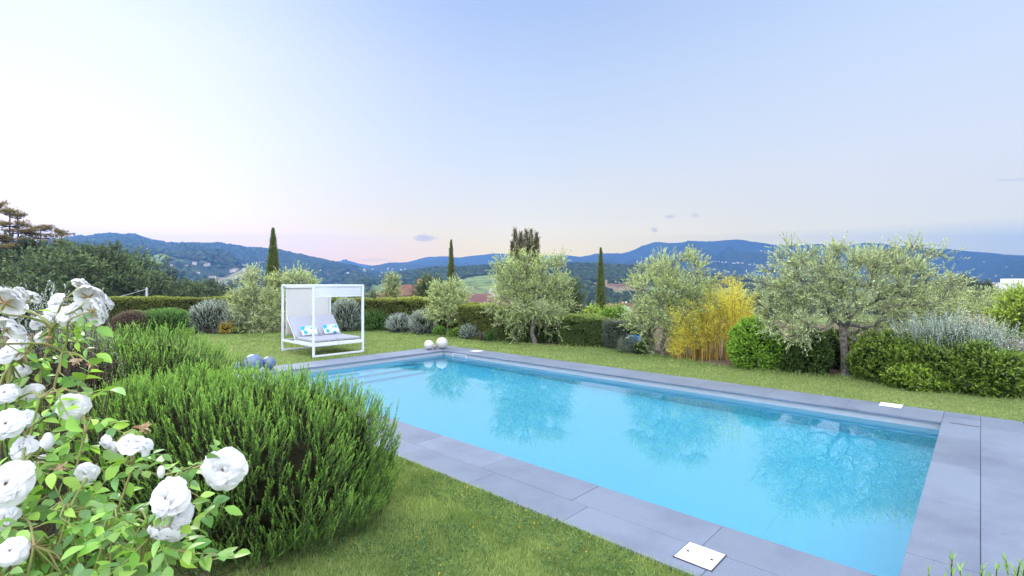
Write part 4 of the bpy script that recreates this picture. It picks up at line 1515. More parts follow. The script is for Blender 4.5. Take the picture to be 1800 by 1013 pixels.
for q, (px, base, top, w, n, lab) in enumerate(((1347, 651, 560, 88, 2200, 'bright green leafy shrub right of the golden bamboo'),
                                              (1436, 655, 580, 68, 1700, 'dark green leafy shrub behind the trunk of the widest olive'),
                                              (1400, 653, 600, 40, 700, 'small shaded shrub between the bright and the dark leafy shrubs'),
                                              (1500, 648, 582, 84, 1400, 'dark leafy shrub farther back between olive trunk and laurels'))):
    sh('leafy_shrub', lab, 'shrub', px, base, top, w, ('viburnum', 'dark_shrub', 'dark_shrub', 'dark_shrub')[q], 'leafy shrubs right of the bamboo', seed=73 + q, n=n, L=.16, nl=9, ll=.055, lw=.03, up=.35,
       spread=.45, ang=.9, lump=.22, klump=4, core='thicket_green')
lg = 'dark laurel shrubs on the right'
for q, (px, base, top, w, n, mt, lab) in enumerate(((1588, 673, 592, 104, 1700, 'laurel', 'dark laurel shrub just right of the widest olive trunk'),
                                              (1668, 684, 604, 124, 2000, 'laurel', 'laurel shrub with yellow green tips in the middle of the right bank'),
                                              (1775, 696, 612, 126, 2000, 'laurel', 'dark laurel shrub at the right edge of the photo'),
                                              (1625, 672, 596, 130, 1700, 'laurel', 'tall laurel shrub farther back in the right bank'),
                                              (1725, 682, 600, 130, 1700, 'laurel', 'tall laurel shrub just below the silver plumes'),
                                              (1640, 686, 648, 90, 900, 'laurel_bright', 'low bright laurel shrub in front of the right bank'),
                                              (1745, 694, 664, 100, 900, 'laurel_bright', 'lowest laurel shrub spreading over the lawn edge on the right'))):
    sh('laurel_shrub', lab, 'shrub', px, base, top, w, mt, lg, seed=81 + q, n=n, L=.24, nl=11, ll=.06, lw=.028, up=.45, spread=.4, ang=.9, lump=.38, klump=4.5, corek=.66, core='thicket_green', inner=.25)


def silver_plumes():
    rng = np.random.default_rng(91)
    p, r, h = at(1735, 690, 575, 190)
    p = p + np.array((.25, .9, 0))
    root = empty('silver_plume_shrub', p, 'shrub of white silver upright plumes above the laurels', 'shrub')
    n = 620
    a = rng.uniform(0, 6.28, n); q = np.sqrt(rng.uniform(0, 1, n))
    x = p[0] + np.cos(a) * q * r * 1.05; y = p[1] + np.sin(a) * q * .8
    z = h * (1.02 - .30 * q ** 2) - .32 + rng.normal(0, .05, n) - .10 * (x - p[0]) / r
    D = np.stack((np.cos(a) * q * .35, np.sin(a) * q * .35, 1 + 0 * a), 1) + rng.normal(0, .14, (n, 3))
    B = np.stack((x, y, z), 1)
    L = rng.uniform(.30, .62, n)
    mesh('foliage', [sprigs(rng, B, D, L, 26, .032, .011, .75)], [M['silver']], root)
    A_ = np.stack((p[0] + np.cos(a) * q * .25, p[1] + np.sin(a) * q * .25, 0 * a - .03), 1)
    V, F = core_hull(p, r * 1.0, .8, h * .85, 5, .8)
    mesh('branches', [(*twigs(A_, B, .006, .003), 0), (*twigs(B, B + unit(D) * L[:, None], .003, .001), 0), (V, F, 0)], [M['thicket_green']], root)


silver_plumes()


def bamboo():
    rng = np.random.default_rng(95)
    p = G(1275, 634) + np.array((0, .7, 0))
    root = empty('golden_bamboo', p, 'tall clump of golden yellow bamboo between olive and green shrub', 'bamboo')
    n = 190
    Y = p[1]
    top_px = np.interp
    bx = rng.uniform(1178, 1325, n)
    by = Y + rng.uniform(-.45, .55, n)
    B = np.stack(((bx - 900) / FPX * by, by, 0 * by - .05), 1)
    tip = np.interp(bx, [1178, 1200, 1250, 1275, 1300, 1325], [575, 545, 500, 487, 495, 520]) + rng.uniform(-14, 45, n)
    h = EYE - (tip - HOR) / FPX * by
    lean = rng.normal(0, .09, (n, 2))
    canes, sp_b, sp_d = [], [], []
    for i in range(n):
        t = np.linspace(0, 1, 7)
        pth = B[i] + np.stack((lean[i, 0] * t ** 2 * 2.2, lean[i, 1] * t ** 2 * 2.2, h[i] * t), 1)
        canes.append((*tube(pth, np.linspace(.011, .003, 7), 6), 0))
        m = 26
        tt = rng.uniform(.12, 1, m) ** .8
        q = np.stack([np.interp(tt, t, pth[:, k]) for k in range(3)], 1)
        a = rng.uniform(0, 6.28, m)
        sp_b.append(q); sp_d.append(np.stack((np.cos(a), np.sin(a), rng.uniform(.2, 1.3, m)), 1))
    sb = np.concatenate(sp_b); sdv = np.concatenate(sp_d)
    mesh('foliage', [sprigs(rng, sb, sdv, rng.uniform(.10, .24, len(sb)), 6, .075, .013, .8, -.15)], [M['bamboo']], root)
    mesh('canes', canes, [M['cane']], root, smooth=True)


bamboo()

# ------------------------------------------------------------------ trees and shrubs beyond the hedge
bg_ = 'trees beyond the garden hedge'


def far_tree(name, label, cat, px, top, Y, blobs, mat, n, clr, nspr, L, nl, ll, lw, seed, group=bg_, r0=.08, mind=.25, up=.3, bark='bark', ang=.9):
    x = (px - 900) / FPX * Y
    z = float(height(np.array([x]), np.array([Y]))[0]) if Y > 33 else float(soil_z(np.array(x), np.array(Y)))
    zt = EYE - (top - HOR) / FPX * Y
    base = np.array((x, Y, z))
    fork = base + np.array((0, 0, (zt - z) * .35))
    return tree(name, label, cat, base, fork, r0, px_blobs(blobs, Y), n, clr, nspr, L, nl, ll, lw, M[mat], M[bark], seed, group, ang=ang, up=up, mind=mind, stem_r=.006, root_z=-.3)


far_tree('garden_tree', 'slender pale tree behind the hedge right of the daybed', 'tree', 689, 483, 33, [(689, 500, 9, 17), (688, 525, 13, 22), (690, 550, 12, 25)], 'poplar', 60, .3, 12, .4, 8, .14, .05, 101)
far_tree('garden_tree', 'dark bushy tree behind the upright olive on its right', 'tree', 1003, 492, 22, [(1003, 515, 14, 22), (1000, 545, 20, 30), (990, 530, 14, 30)], 'oak', 80, .28, 14, .34, 9, .095, .035, 102)
far_tree('garden_tree', 'small dark conifer behind the hedge beside the slender pale tree', 'tree', 657, 512, 36, [(657, 528, 6, 15), (657, 545, 9, 18)], 'cypress', 30, .22, 14, .35, 8, .1, .03, 103)
far_tree('garden_tree', 'rounded dark tree between tiled roof and young olive', 'tree', 752, 488, 30, [(752, 510, 18, 20), (745, 530, 20, 20), (765, 520, 18, 26)], 'oak', 80, .35, 14, .4, 8, .13, .05, 104)
far_tree('garden_tree', 'bright green bushy tree right of the right slim cypress', 'tree', 1082, 540, 27, [(1082, 556, 20, 14), (1072, 566, 20, 14), (1098, 566, 16, 14)], 'viburnum', 70, .28, 14, .34, 9, .09, .04, 105)
far_tree('garden_tree', 'pale yellow green bush left of the right slim cypress', 'tree', 1035, 545, 30, [(1030, 560, 18, 12), (1042, 556, 12, 14), (1018, 566, 14, 12)], 'lime', 50, .28, 12, .34, 9, .10, .04, 106)
far_tree('garden_tree', 'yellow green tree at the right edge behind the silver plumes', 'tree', 1793, 512, 19, [(1795, 535, 20, 24), (1785, 560, 26, 22), (1800, 575, 30, 22)], 'lime', 90, .28, 13, .34, 9, .10, .05, 107)
far_tree('garden_tree', 'tawny bush left of the yellow green tree at the right edge', 'tree', 1765, 552, 24, [(1765, 568, 22, 16), (1745, 572, 22, 14), (1700, 575, 22, 14)], 'gold_weed', 50, .28, 12, .34, 9, .08, .03, 108)

# pale grove on the slope to the right
rng = np.random.default_rng(120)
proto = {}


def forest_tree(kind, mat, bark, h, w, seed, n, leaf, label):
    rr = np.random.default_rng(seed)
    blobs = []
    for i in range(9):
        a = rr.uniform(0, 6.28); q = rr.uniform(.1, .62)
        blobs.append((np.array((math.cos(a) * w * .5 * q, math.sin(a) * w * .5 * q, h * rr.uniform(.42, .82))), np.array((w * .26, w * .26, h * .17)) * rr.uniform(.7, 1.2)))
    return tree(kind, label, 'tree', np.zeros(3), np.array((.1, 0, h * .28)), h * .028, blobs, n, w * .10, 15, w * .085, 8, leaf, leaf * .5, mat, bark, seed, None, ang=.95, up=.15, mind=w * .07, stem_r=.012, shell=.55, root_z=-.8)


def ground_z(x, y):
    return float(height(np.array([x]), np.array([y]))[0])


def place_copy(pr, used, px, Y, top, label, group, rz, wide=1.0, href=10.0):
    o = pr if not used.get(pr.name) else copy_tree(pr)
    used[pr.name] = True
    x = (px - 900) / FPX * Y
    z = ground_z(x, Y)
    s = (EYE - (top - HOR) / FPX * Y - z) / href
    o.location = (x, Y, z); o.rotation_euler = (0, 0, rz); o.scale = (s * wide, s * wide, s)
    return tag(o, label, 'tree', group)


PR = [forest_tree('oak_tree', M['oak'], M['bark'], 10.0, 8.6, 131, 130, .26, 'x'), forest_tree('oak_tree', M['oak_dark'], M['bark'], 10.0, 7.6, 132, 120, .25, 'x'),
      forest_tree('oak_tree', M['oak'], M['bark'], 10.0, 9.2, 133, 130, .26, 'x')]
PALE = [forest_tree('grove_tree', M['poplar'], M['pale_bark'], 10.0, 6.5, 134, 100, .22, 'x'), forest_tree('grove_tree', M['poplar'], M['pale_bark'], 10.0, 7.2, 135, 100, .22, 'x')]
used = {}
WOODS = [(0, 34, 478, 0, 1.2, 'nearest oak at the left edge behind the white roses'), (92, 40, 443, 2, 1.15, 'broad oak behind the upper cluster of white roses'), (48, 50, 428, 1, 1.0, 'dark oak below the pines'),
         (135, 52, 424, 0, 1.0, 'oak at the foot of the low pine crown'), (143, 46, 432, 2, .9, 'dark topped oak against the left hill'), (182, 46, 440, 1, .95, 'dark oak right of the broad oak'),
         (215, 45, 458, 0, .95, 'oak at the right shoulder of the left wood'), (240, 48, 470, 2, .95, 'oak above the end of the overhead wire'), (270, 52, 483, 1, .9, 'low dark oak just right of the white pole'),
         (300, 56, 486, 0, .95, 'oak in the middle of the low tree row above the hedge'), (332, 60, 491, 2, .9, 'oak near the right end of the low tree row'), (362, 62, 500, 1, .9, 'last small oak at the right end of the left wood'),
         (-50, 42, 455, 1, 1.1, 'oak cut by the left edge of the photo'), (170, 62, 428, 2, 1.0, 'far oak between the pines and the left hill'), (95, 70, 425, 0, 1.0, 'far oak under the small pine')]
for i, (px, Y, top, k, wd, lab) in enumerate(WOODS):
    place_copy(PR[k], used, px, Y, top, lab, 'oaks of the left wood', i * 1.7, wd)
GROVE = [(1655, 75, 508), (1690, 70, 511), (1722, 78, 507), (1752, 72, 512), (1640, 60, 528), (1676, 58, 528), (1712, 60, 526), (1742, 56, 530), (1785, 66, 512), (1815, 62, 515), (1620, 82, 507), (1770, 58, 534)]
for i, (px, Y, top) in enumerate(GROVE):
    place_copy(PALE[i % 2], used, px, Y, top, 'pale green tree of the grove on the right slope', 'pale grove on the right slope', i * 2.1, 1.0)
DARK = [(1672, 180, 495, 'dark tree left in the clump on the right skyline'), (1695, 185, 491, 'tallest dark tree in the clump on the right skyline'), (1728, 190, 496, 'dark tree right in the clump beside the white building'), (1640, 200, 496, 'dark tree behind the tips of the widest olive')]
for i, (px, Y, top, lab) in enumerate(DARK):
    place_copy(PR[1], used, px, Y, top, lab, 'dark trees on the right skyline', i * 1.3, .9)
VAL = [(930, 120, 545), (1000, 140, 540), (1120, 110, 548), (640, 90, 515), (600, 85, 520), (560, 95, 512), (720, 120, 512), (830, 130, 520), (870, 110, 535), (1180, 150, 520), (1260, 140, 515), (1330, 130, 512), (430, 80, 512), (395, 75, 515), (800, 160, 515), (1020, 190, 543), (1090, 200, 541)]
for i, (px, Y, top) in enumerate(VAL):
    place_copy(PR[(0, 2)[i % 2]], used, px, Y, top, 'green tree in the valley beyond the garden hedge', 'valley trees beyond the hedge', i * 1.9, 1.0)


# ------------------------------------------------------------------ pines at the left
def pine(label, px, base_dy, top, Y, lean, tiers, seed):
    rng = np.random.default_rng(seed)
    x = (px - 900) / FPX * Y
    z = ground_z(x, Y)
    zt = EYE - (top - HOR) / FPX * Y
    root = empty('pine_tree', (x, Y, z), label, 'pine', 'pines at the left edge')
    H_ = zt - z
    t = np.linspace(0, 1, 9)
    path = np.stack((x + lean * t ** 2, Y + 0 * t, z - .5 + (H_ + .3) * t), 1)
    wood = [(*tube(path, np.linspace(.22, .05, 9), 8), 0)]
    Bs, Ds = [], []
    for (f, reach, cnt) in tiers:
        c = np.array([np.interp(f, t, path[:, k]) for k in range(3)])
        for k in range(cnt):
            a = rng.uniform(0, 6.28); ln = reach * rng.uniform(.55, 1.1)
            e = c + np.array((math.cos(a) * ln, math.sin(a) * ln, rng.uniform(.0, .5)))
            mid_ = c * .5 + e * .5 + np.array((0, 0, -.15))
            wood.append((*tube([c, mid_, e], [.06, .04, .015], 5), 0))
            m = 34
            s = rng.uniform(.45, 1.05, m)[:, None]
            q = c + (e - c) * s + rng.normal(0, 1, (m, 3)) * np.array((.30, .30, .07)) * (ln / 2) ** .5
            Bs.append(q)
            Ds.append(np.stack((rng.normal(0, .6, m), rng.normal(0, .6, m), 1 + 0 * s[:, 0]), 1))
    B = np.concatenate(Bs); D = np.concatenate(Ds)
    mesh('crown', [sprigs(rng, B, D, .16, 9, .20, .03, .95)], [M['pine']], root)
    mesh('trunk', wood, [M['pale_bark']], root, smooth=True)


pine('tallest pine at the left edge with flat layered crown', 14, 0, 362, 48, .2, [(.97, .9, 6), (.90, 1.6, 9), (.82, 2.0, 9), (.72, 2.2, 7), (.62, 2.3, 6), (.54, 1.6, 4)], 141)
pine('second pine with bare pale trunk beside the tallest pine', 36, 0, 372, 50, -.3, [(.97, .9, 6), (.89, 1.4, 8), (.80, 1.9, 8), (.69, 2.0, 6), (.6, 1.4, 4)], 142)
pine('small pine with flat crown against the glowing sky', 70, 0, 396, 52, .1, [(.98, 1.0, 7), (.93, 1.9, 9), (.85, 1.6, 5), (.72, 1.0, 3)], 143)
pine('low pine nearest the left hill', 104, 0, 402, 56, .3, [(.97, .9, 7), (.90, 1.5, 8), (.82, 1.9, 7), (.7, 1.2, 3)], 144)
pine('pine cut by the left edge of the photo', -14, 0, 352, 44, .2, [(.97, .8, 6), (.88, 1.4, 7), (.76, 1.8, 7), (.64, 1.8, 6)], 145)

# pole with its wire
pb = P(258, 540, 26.0); pt_ = P(258, 506.5, 26.0)
root = empty('utility_pole', (pb[0], 26.0, -1), 'slim white pole behind the left hedge holding a wire', 'pole')
mesh('pole', [(*tube([(pb[0], 26, -1), (pt_[0], 26, pt_[2])], [.055, .05], 10), 0), (*tube([(pt_[0], 26, pt_[2]), (pt_[0], 26, pt_[2] + .02)], [.05, .005], 10), 0)], [M['pole']], root, smooth=True)
e0 = P(258, 508, 26.0); e1 = P(-120, 492, 22.0)
t = np.linspace(0, 1, 20)
mesh('wire', [(*tube(e0 + (e1 - e0) * t[:, None] + np.stack((0 * t, 0 * t, -1.0 * 4 * t * (1 - t) * .9), 1), .014, 5), 0)], [M['wire']], root)


# ------------------------------------------------------------------ buildings
def gable(c, L, W_, h, rh, rot, over=.4):
    """walls and pitched roof; returns wall and roof shapes"""
    ex = np.array((math.cos(rot), math.sin(rot), 0)); ey = np.array((-math.sin(rot), math.cos(rot), 0))
    o = np.array((c[0], c[1], 0))
    Vw, Fw = box(o, ex, ey, -L / 2, L / 2, -W_ / 2, W_ / 2, c[2] - 3, c[2] + h)
    tri = []
    for s in (-1, 1):
        tri.append(np.array([o + ex * s * L / 2 + ey * -W_ / 2 + (0, 0, c[2] + h), o + ex * s * L / 2 + ey * W_ / 2 + (0, 0, c[2] + h), o + ex * s * L / 2 + (0, 0, c[2] + h + rh)]))
    th = .25
    pts = []
    for s in (-1, 1):
        for (y, z) in ((-W_ / 2 - over, h - over * rh / (W_ / 2)), (0, rh + h), (W_ / 2 + over, h - over * rh / (W_ / 2)), (W_ / 2 + over, h - over * rh / (W_ / 2) + th), (0, rh + h + th), (-W_ / 2 - over, h - over * rh / (W_ / 2) + th)):
            pts.append(o + ex * s * (L / 2 + over) + ey * y + np.array((0, 0, c[2] + z + .02)))
    Fr = [(i, (i + 1) % 6, (i + 1) % 6 + 6, i + 6) for i in range(6)] + [(0, 1, 4, 5), (1, 2, 3, 4), (6, 11, 10, 7), (7, 10, 9, 8)]
    wall = [(Vw, Fw, 0)] + [(t_, np.array([(0, 1, 2)]), 0) for t_ in tri]
    return wall, [(np.array(pts), np.array(Fr), 0)], ex, ey


def hipped(c, L, W_, h, rh, rot, over=.5):
    ex = np.array((math.cos(rot), math.sin(rot), 0)); ey = np.array((-math.sin(rot), math.cos(rot), 0))
    o = np.array((c[0], c[1], 0))
    Vw, Fw = box(o, ex, ey, -L / 2, L / 2, -W_ / 2, W_ / 2, c[2] - 3, c[2] + h)
    a, b = L / 2 + over, W_ / 2 + over
    rl = max(L / 2 - W_ / 2, .3)
    z0 = c[2] + h + .02
    q = [o + ex * x + ey * y + np.array((0, 0, z)) for (x, y, z) in ((-a, -b, z0), (a, -b, z0), (a, b, z0), (-a, b, z0), (-a, -b, z0 + .25), (a, -b, z0 + .25), (a, b, z0 + .25), (-a, b, z0 + .25))]
    r = [o + ex * -rl + np.array((0, 0, z0 + rh)), o + ex * rl + np.array((0, 0, z0 + rh))]
    V = np.array(q + r)
    quads = np.array([(0, 3, 2, 1), (0, 1, 5, 4), (1, 2, 6, 5), (2, 3, 7, 6), (3, 0, 4, 7), (4, 5, 9, 8), (6, 7, 8, 9)])
    return [(Vw, Fw, 0)], [(V, quads, 0), (V, np.array([(5, 6, 9), (7, 4, 8)]), 0)], ex, ey


def house(px, eave_py, Y, L, W_, rh, rot, wall, roof, label, name='house', group=None, hip=True, windows=3, chimney=True, h=5.5):
    x = (px - 900) / FPX * Y
    z = EYE - (eave_py - HOR) / FPX * Y - h
    root = empty(name, (x, Y, z), label, 'house', group)
    w, r, ex, ey = (hipped if hip else gable)((x, Y, z), L, W_, h, rh, rot)
    mesh('wall', w, [M[wall]], root)
    rf = mesh('roof', r, [M[roof]], root)
    if chimney:
        rf['_o'] = tuple(root.location)
        c = np.array((x, Y, 0)) + ex * L * .2 + ey * W_ * .1
        mesh('chimney', [(*box(c, ex, ey, -.35, .35, -.35, .35, z + h + rh * .5, z + h + rh + .7), 0)], [M[wall]], rf)
        del rf['_o']
    s = -1 if ey[1] > 0 else 1
    for k in range(windows):
        q = np.array((x, Y, 0)) + ex * L * ((k + .5) / windows - .5) + ey * s * W_ / 2
        mesh('window', [(*box(q, ex, ey * s, -.45, .45, -.02, .05, z + h - 2.3, z + h - .8), 0)], [M['window']], root)
    return root


house(722, 522, 62, 6.6, 5.0, 1.5, .35, 'orange_wall', 'roof', 'orange walled house with red tiled roof just above the hedge')
house(846, 535, 72, 8.0, 5.5, 1.5, .2, 'pale_wall', 'dark_roof', 'house with dark weathered tiled roof left of the upright olive')
house(856, 541, 66, 6.0, 4.0, 1.2, .2, 'white_wall', 'dark_roof', 'lower annex with dark tiles and white gable right of the young olive', hip=False, windows=1)
house(1080, 546, 215, 20, 12, 3.0, .1, 'orange_wall', 'roof', 'orange farmhouse in the valley right of the right slim cypress')
house(1103, 548, 190, 11, 8, 3.0, 1.2, 'white_wall', 'roof', 'white gabled house in the valley beside the orange farmhouse', hip=False, windows=2)
house(1018, 546, 230, 9, 7, 2.0, .4, 'pale_wall', 'roof', 'small pale house in the valley left of the right slim cypress', windows=2)


def white_block():
    Y = 210; x = (1790 - 900) / FPX * Y
    z = ground_z(x, Y)
    root = empty('white_building', (x, Y, z), 'flat roofed white building at the right edge above the grove', 'building')
    ex = np.array((1, 0, 0.)); ey = np.array((0, 1, 0.))
    o = np.array((x, Y, 0))
    z1 = EYE - (499 - HOR) / FPX * Y; z2 = EYE - (490 - HOR) / FPX * Y
    mesh('wall', [(*box(o, ex, ey, -5, 14, 0, 10, z, z1), 0), (*box(o, ex, ey, 1.2, 14, 1, 9, z1 + .003, z2), 0)], [M['white_wall']], root)
    mesh('parapet', [(*box(o, ex, ey, -5.2, 1.1, -.2, 10, z1 + .003, z1 + .5), 0)], [M['white_wall']], root)
    for k in range(4):
        mesh('window', [(*box(o, ex, ey, -4 + k * 3.2, -2.6 + k * 3.2, -.06, .02, z1 - 3.4, z1 - 1.8), 0)], [M['window']], root)


white_block()


def villa():
    c = hit(1075, 511, 400, 1200)
    Y = c[1]
    s = Y / FPX
    x0 = lambda px: (px - 900) * s
    zz = lambda py: EYE - (py - HOR) * s
    root = empty('villa', c, 'long tan villa with red roofs and square tower on the wooded ridge', 'villa')
    ex = np.array((1, 0, 0.)); ey = np.array((0, 1, 0.)); o = np.array((0, Y, 0.))
    for (a, b, top, d) in ((1021, 1031, 499, 0), (1031, 1050, 501, 2), (1050, 1062, 501, 3), (1068, 1079, 501, 2), (1079, 1100, 502, 1), (1100, 1112, 499, -1), (1112, 1140, 502, 1)):
        w = mesh('wing', [(*box(o, ex, ey, x0(a) + .02, x0(b) - .02, d, d + 14, c[2] - 12, zz(top)), 0)], [M['tan_wall']], root)
        w['_o'] = tuple(root.location)
        rv, rf = box(o, ex, ey, x0(a) - .5 + .52, x0(b) - .02, d - .8, d + 14.8, zz(top) + .02, zz(top) + 3.0)
        rv[4:6, 1] += 6.5; rv[6:8, 1] -= 6.5
        mesh('roof', [(rv, rf, 0)], [M['roof']], w)
        n = max(2, int((b - a) / 4))
        for k in range(n):
            xx = x0(a + (k + .5) * (b - a) / n)
            mesh('window', [(*box(o, ex, ey, xx - .55, xx + .55, d - .12, d + .02, zz(top) - 3.6, zz(top) - 1.6), 0)], [M['window']], w)
        del w['_o']
    tw = mesh('tower', [(*box(o, ex, ey, x0(1062) + .03, x0(1068) - .03, 2.5, 8, c[2] - 8, zz(493)), 0)], [M['tan_wall']], root)
    tw['_o'] = tuple(root.location)
    mesh('parapet', [(*box(o, ex, ey, x0(1062) - .3, x0(1068) + .3, 2.1, 8.4, zz(493) + .02, zz(492)), 0)], [M['tan_wall']], tw)
    del tw['_o']
    V, F = uvsphere((x0(1041), Y + 18, zz(499)), (4.2, 4.2, 5.0), 20, 12)
    mesh('chapel', [(V, F, 0), (*box(o, ex, ey, x0(1038.5), x0(1050), 14.2, 24, c[2], zz(497)), 0), (*box(o, ex, ey, x0(1038), x0(1040), 15, 17, zz(499), zz(493)), 0)], [M['white_wall']], root, smooth=False)


villa()


# tiny houses sprinkled over the hills
def hill_houses():
    rng = np.random.default_rng(150)
    w, r, _, _ = gable((0, 0, 0), 12, 9, 6, 2.4, 0)
    protos = []
    for mt in ('pale_wall', 'white_wall'):
        o = mesh('hill_house', [(v, f, 0) for v, f, _ in w] + [(v, f, 1) for v, f, _ in r], [M[mt], M['roof']], origin=(0, 0, 0))
        protos.append(o)
    spots = [('on the blue left hill', [(242, 438), (250, 439), (258, 440), (243, 450), (272, 471), (290, 470), (298, 471), (303, 472), (324, 472), (342, 465), (346, 483), (362, 468), (365, 467), (414, 477), (410, 478), (430, 475), (335, 490), (372, 491),
                                            (376, 496), (383, 495), (368, 495), (428, 437), (434, 438), (410, 432), (418, 433), (462, 463), (536, 478)]),
             ('on the lower slopes behind the daybed', [(595, 482), (612, 481), (632, 482), (636, 482), (663, 482), (592, 489), (610, 488), (625, 489), (662, 491), (578, 485), (640, 475), (655, 474)]),
             ('on the second ridge in the middle', [(682, 473), (690, 474), (705, 475), (712, 474), (722, 489), (716, 489), (735, 480), (770, 476)]),
             ('on the far blue range at the right', [(1258, 461), (1264, 461), (1270, 462), (1276, 462), (1290, 464), (1297, 463), (1305, 463), (1318, 466), (1325, 467), (1332, 468), (1340, 470), (1347, 471), (1352, 472), (1280, 479), (1243, 472), (1380, 470), (1520, 478), (1600, 470), (1710, 488), (1720, 489), (1740, 491), (1752, 486), (1770, 470), (1690, 480), (1660, 473), (1780, 486), (1730, 462), (1620, 484)])]
    first = [True, True]
    for where, lst in spots:
        for (px, py) in lst:
            p = hit(px, py, 300)
            k = 1 if rng.uniform() < .45 else 0
            o = protos[k] if first[k] else protos[k].copy()
            if not first[k]:
                COL.objects.link(o)
            first[k] = False
            s = max(1.0, p[1] / 2600) * rng.uniform(.5, .9)
            o.location = tuple(p + np.array((0, 0, .5))); o.scale = (s * rng.uniform(.8, 1.5), s, s * 1.0); o.rotation_euler = (0, 0, rng.uniform(-.6, .6))
            tag(o, 'tiny pale house with tiled roof ' + where, 'house', 'tiny houses ' + where)


hill_houses()


# ------------------------------------------------------------------ woods on the hills (nobody could count them)
def woodland():
    rng = np.random.default_rng(160)
    phi = (1 + 5 ** .5) / 2
    ico = unit(np.array([(-1, phi, 0), (1, phi, 0), (-1, -phi, 0), (1, -phi, 0), (0, -1, phi), (0, 1, phi), (0, -1, -phi), (0, 1, -phi), (phi, 0, -1), (phi, 0, 1), (-phi, 0, -1), (-phi, 0, 1)]))
    icf = np.array([(0, 11, 5), (0, 5, 1), (0, 1, 7), (0, 7, 10), (0, 10, 11), (1, 5, 9), (5, 11, 4), (11, 10, 2), (10, 7, 6), (7, 1, 8), (3, 9, 4), (3, 4, 2), (3, 2, 6), (3, 6, 8), (3, 8, 9), (4, 9, 5), (2, 4, 11), (6, 2, 10), (8, 6, 7), (9, 8, 1)])

    def scatter(n, px0, px1, r0, r1, size, cond, tall=1.0):
        px = rng.uniform(px0, px1, n); Y = np.sqrt(rng.uniform(r0 ** 2, r1 ** 2, n)); X = (px - 900) / FPX * Y
        Z = height(X, Y); u = landuse(X, Y, Z) + .35 * (fbm(X / 60, Y / 60, 3, 3))
        k = cond(px, Y, Z, u)
        X, Y, Z = X[k], Y[k], Z[k]
        m = len(X)
        s = size * rng.uniform(.6, 1.3, m)
        V = ico[None] * (1 + rng.normal(0, .16, (m, 12, 1))) * s[:, None, None] * np.array((1, 1, .85 * tall))
        V = V + np.stack((X, Y, Z + s * .45 * tall), 1)[:, None]
        F = (np.arange(m)[:, None, None] * 12 + icf[None]).reshape(-1, 3)
        return V.reshape(-1, 3), F, 0, np.repeat(rng.uniform(0, 1, m), 12)

    parts = [scatter(26000, 620, 1500, 830, 1420, 5.0, lambda px, Y, Z, u: (u < .4) & (Z > -3)),
             scatter(9000, 380, 1900, 220, 900, 4.2, lambda px, Y, Z, u: (u < .42) & ~((px > 1010) & (px < 1145) & (Y > 620) & (Y < 900) & (np.abs(u) < 9) & (Z > -14))),
             scatter(30000, 60, 800, 900, 2500, 6.5, lambda px, Y, Z, u: (u < .46)),
             scatter(1500, 1015, 1150, 480, 760, 3.2, lambda px, Y, Z, u: (u < .8), 2.2)]
    o = mesh('woodland', parts, [leaf_mat('distant_wood', (.024, .038, .024), (.062, .08, .044), .3, .1, .9, 0.0)], smooth=False)
    stuff(o, 'dark green woods covering the hills beyond the valley', 'woods')


woodland()


# ------------------------------------------------------------------ rosemary in the foreground
def rosemary(label, c, rx, ry, h, n, seed, L=.23, nl=32, ll=.030, lw=.0064, power=3.2, group='rosemary bushes in the foreground', lump=.17, lo=-.8, stems=40, corek=.72):
    rng = np.random.default_rng(seed)
    c = np.array(c, float)
    root = empty('rosemary_bush', c, label, 'rosemary', group)
    pos, nr, d = hull_points(rng, c, rx, ry, h, n, seed, lump, power, zmin=lo, klump=4.0)
    dirs = unit(nr * np.array((.48, .48, .2)) + np.array((0, 0, .75)) + rng.normal(0, .15, pos.shape))
    Ls = L * rng.uniform(.5, 1.25, n)
    B = pos - dirs * Ls[:, None] * .8 + dirs * (rng.exponential(.022, n) - .022)[:, None]
    k = rng.uniform(0, 1, n) < .4
    B[k] -= (pos[k] - (c + np.array((0, 0, h * .4)))) * rng.uniform(.03, .2, (k.sum(), 1))
    B[:, 2] = np.maximum(B[:, 2], .02)
    mesh('foliage', [sprigs(rng, B, dirs, Ls, nl, ll, lw, .62, .08, jit=.16, t0=.05, wide=.4, tipang=.35)], [M['rosemary']], root)
    wood = [(*twigs(B, B + dirs * Ls[:, None] * .92, .0022, .001), 0)]
    for i in range(stems):
        a = rng.uniform(0, 6.28); q = rng.uniform(.3, .8)
        e = c + np.array((math.cos(a) * rx * q, math.sin(a) * ry * q, h * rng.uniform(.4, .8)))
        s = c + np.array((math.cos(a) * rx * .3 * q, math.sin(a) * ry * .3 * q, -.03))
        m_ = s * .5 + e * .5 + rng.normal(0, .06, 3)
        wood.append((*tube([s, m_, e], [.02, .014, .006], 6), 0))
    V, F = core_hull(c, rx, ry, h, seed, corek, lump, power, 4.0)
    wood.append((V, F, 1))
    mesh('branches', wood, [M['dry'], M['thicket']], root)
    return root


rosemary('big dense rosemary bush beside the near corner of the pool', (-2.58, 4.30, -.03), 1.50, 1.02, 1.19, 7200, 171, corek=.84, power=2.6, lo=-.95)
rosemary('rosemary bush behind the white roses, further left than the big one', (-4.55, 5.7, -.03), 1.35, 1.0, 1.42, 4800, 172, nl=22, ll=.03, lw=.0075, corek=.80)


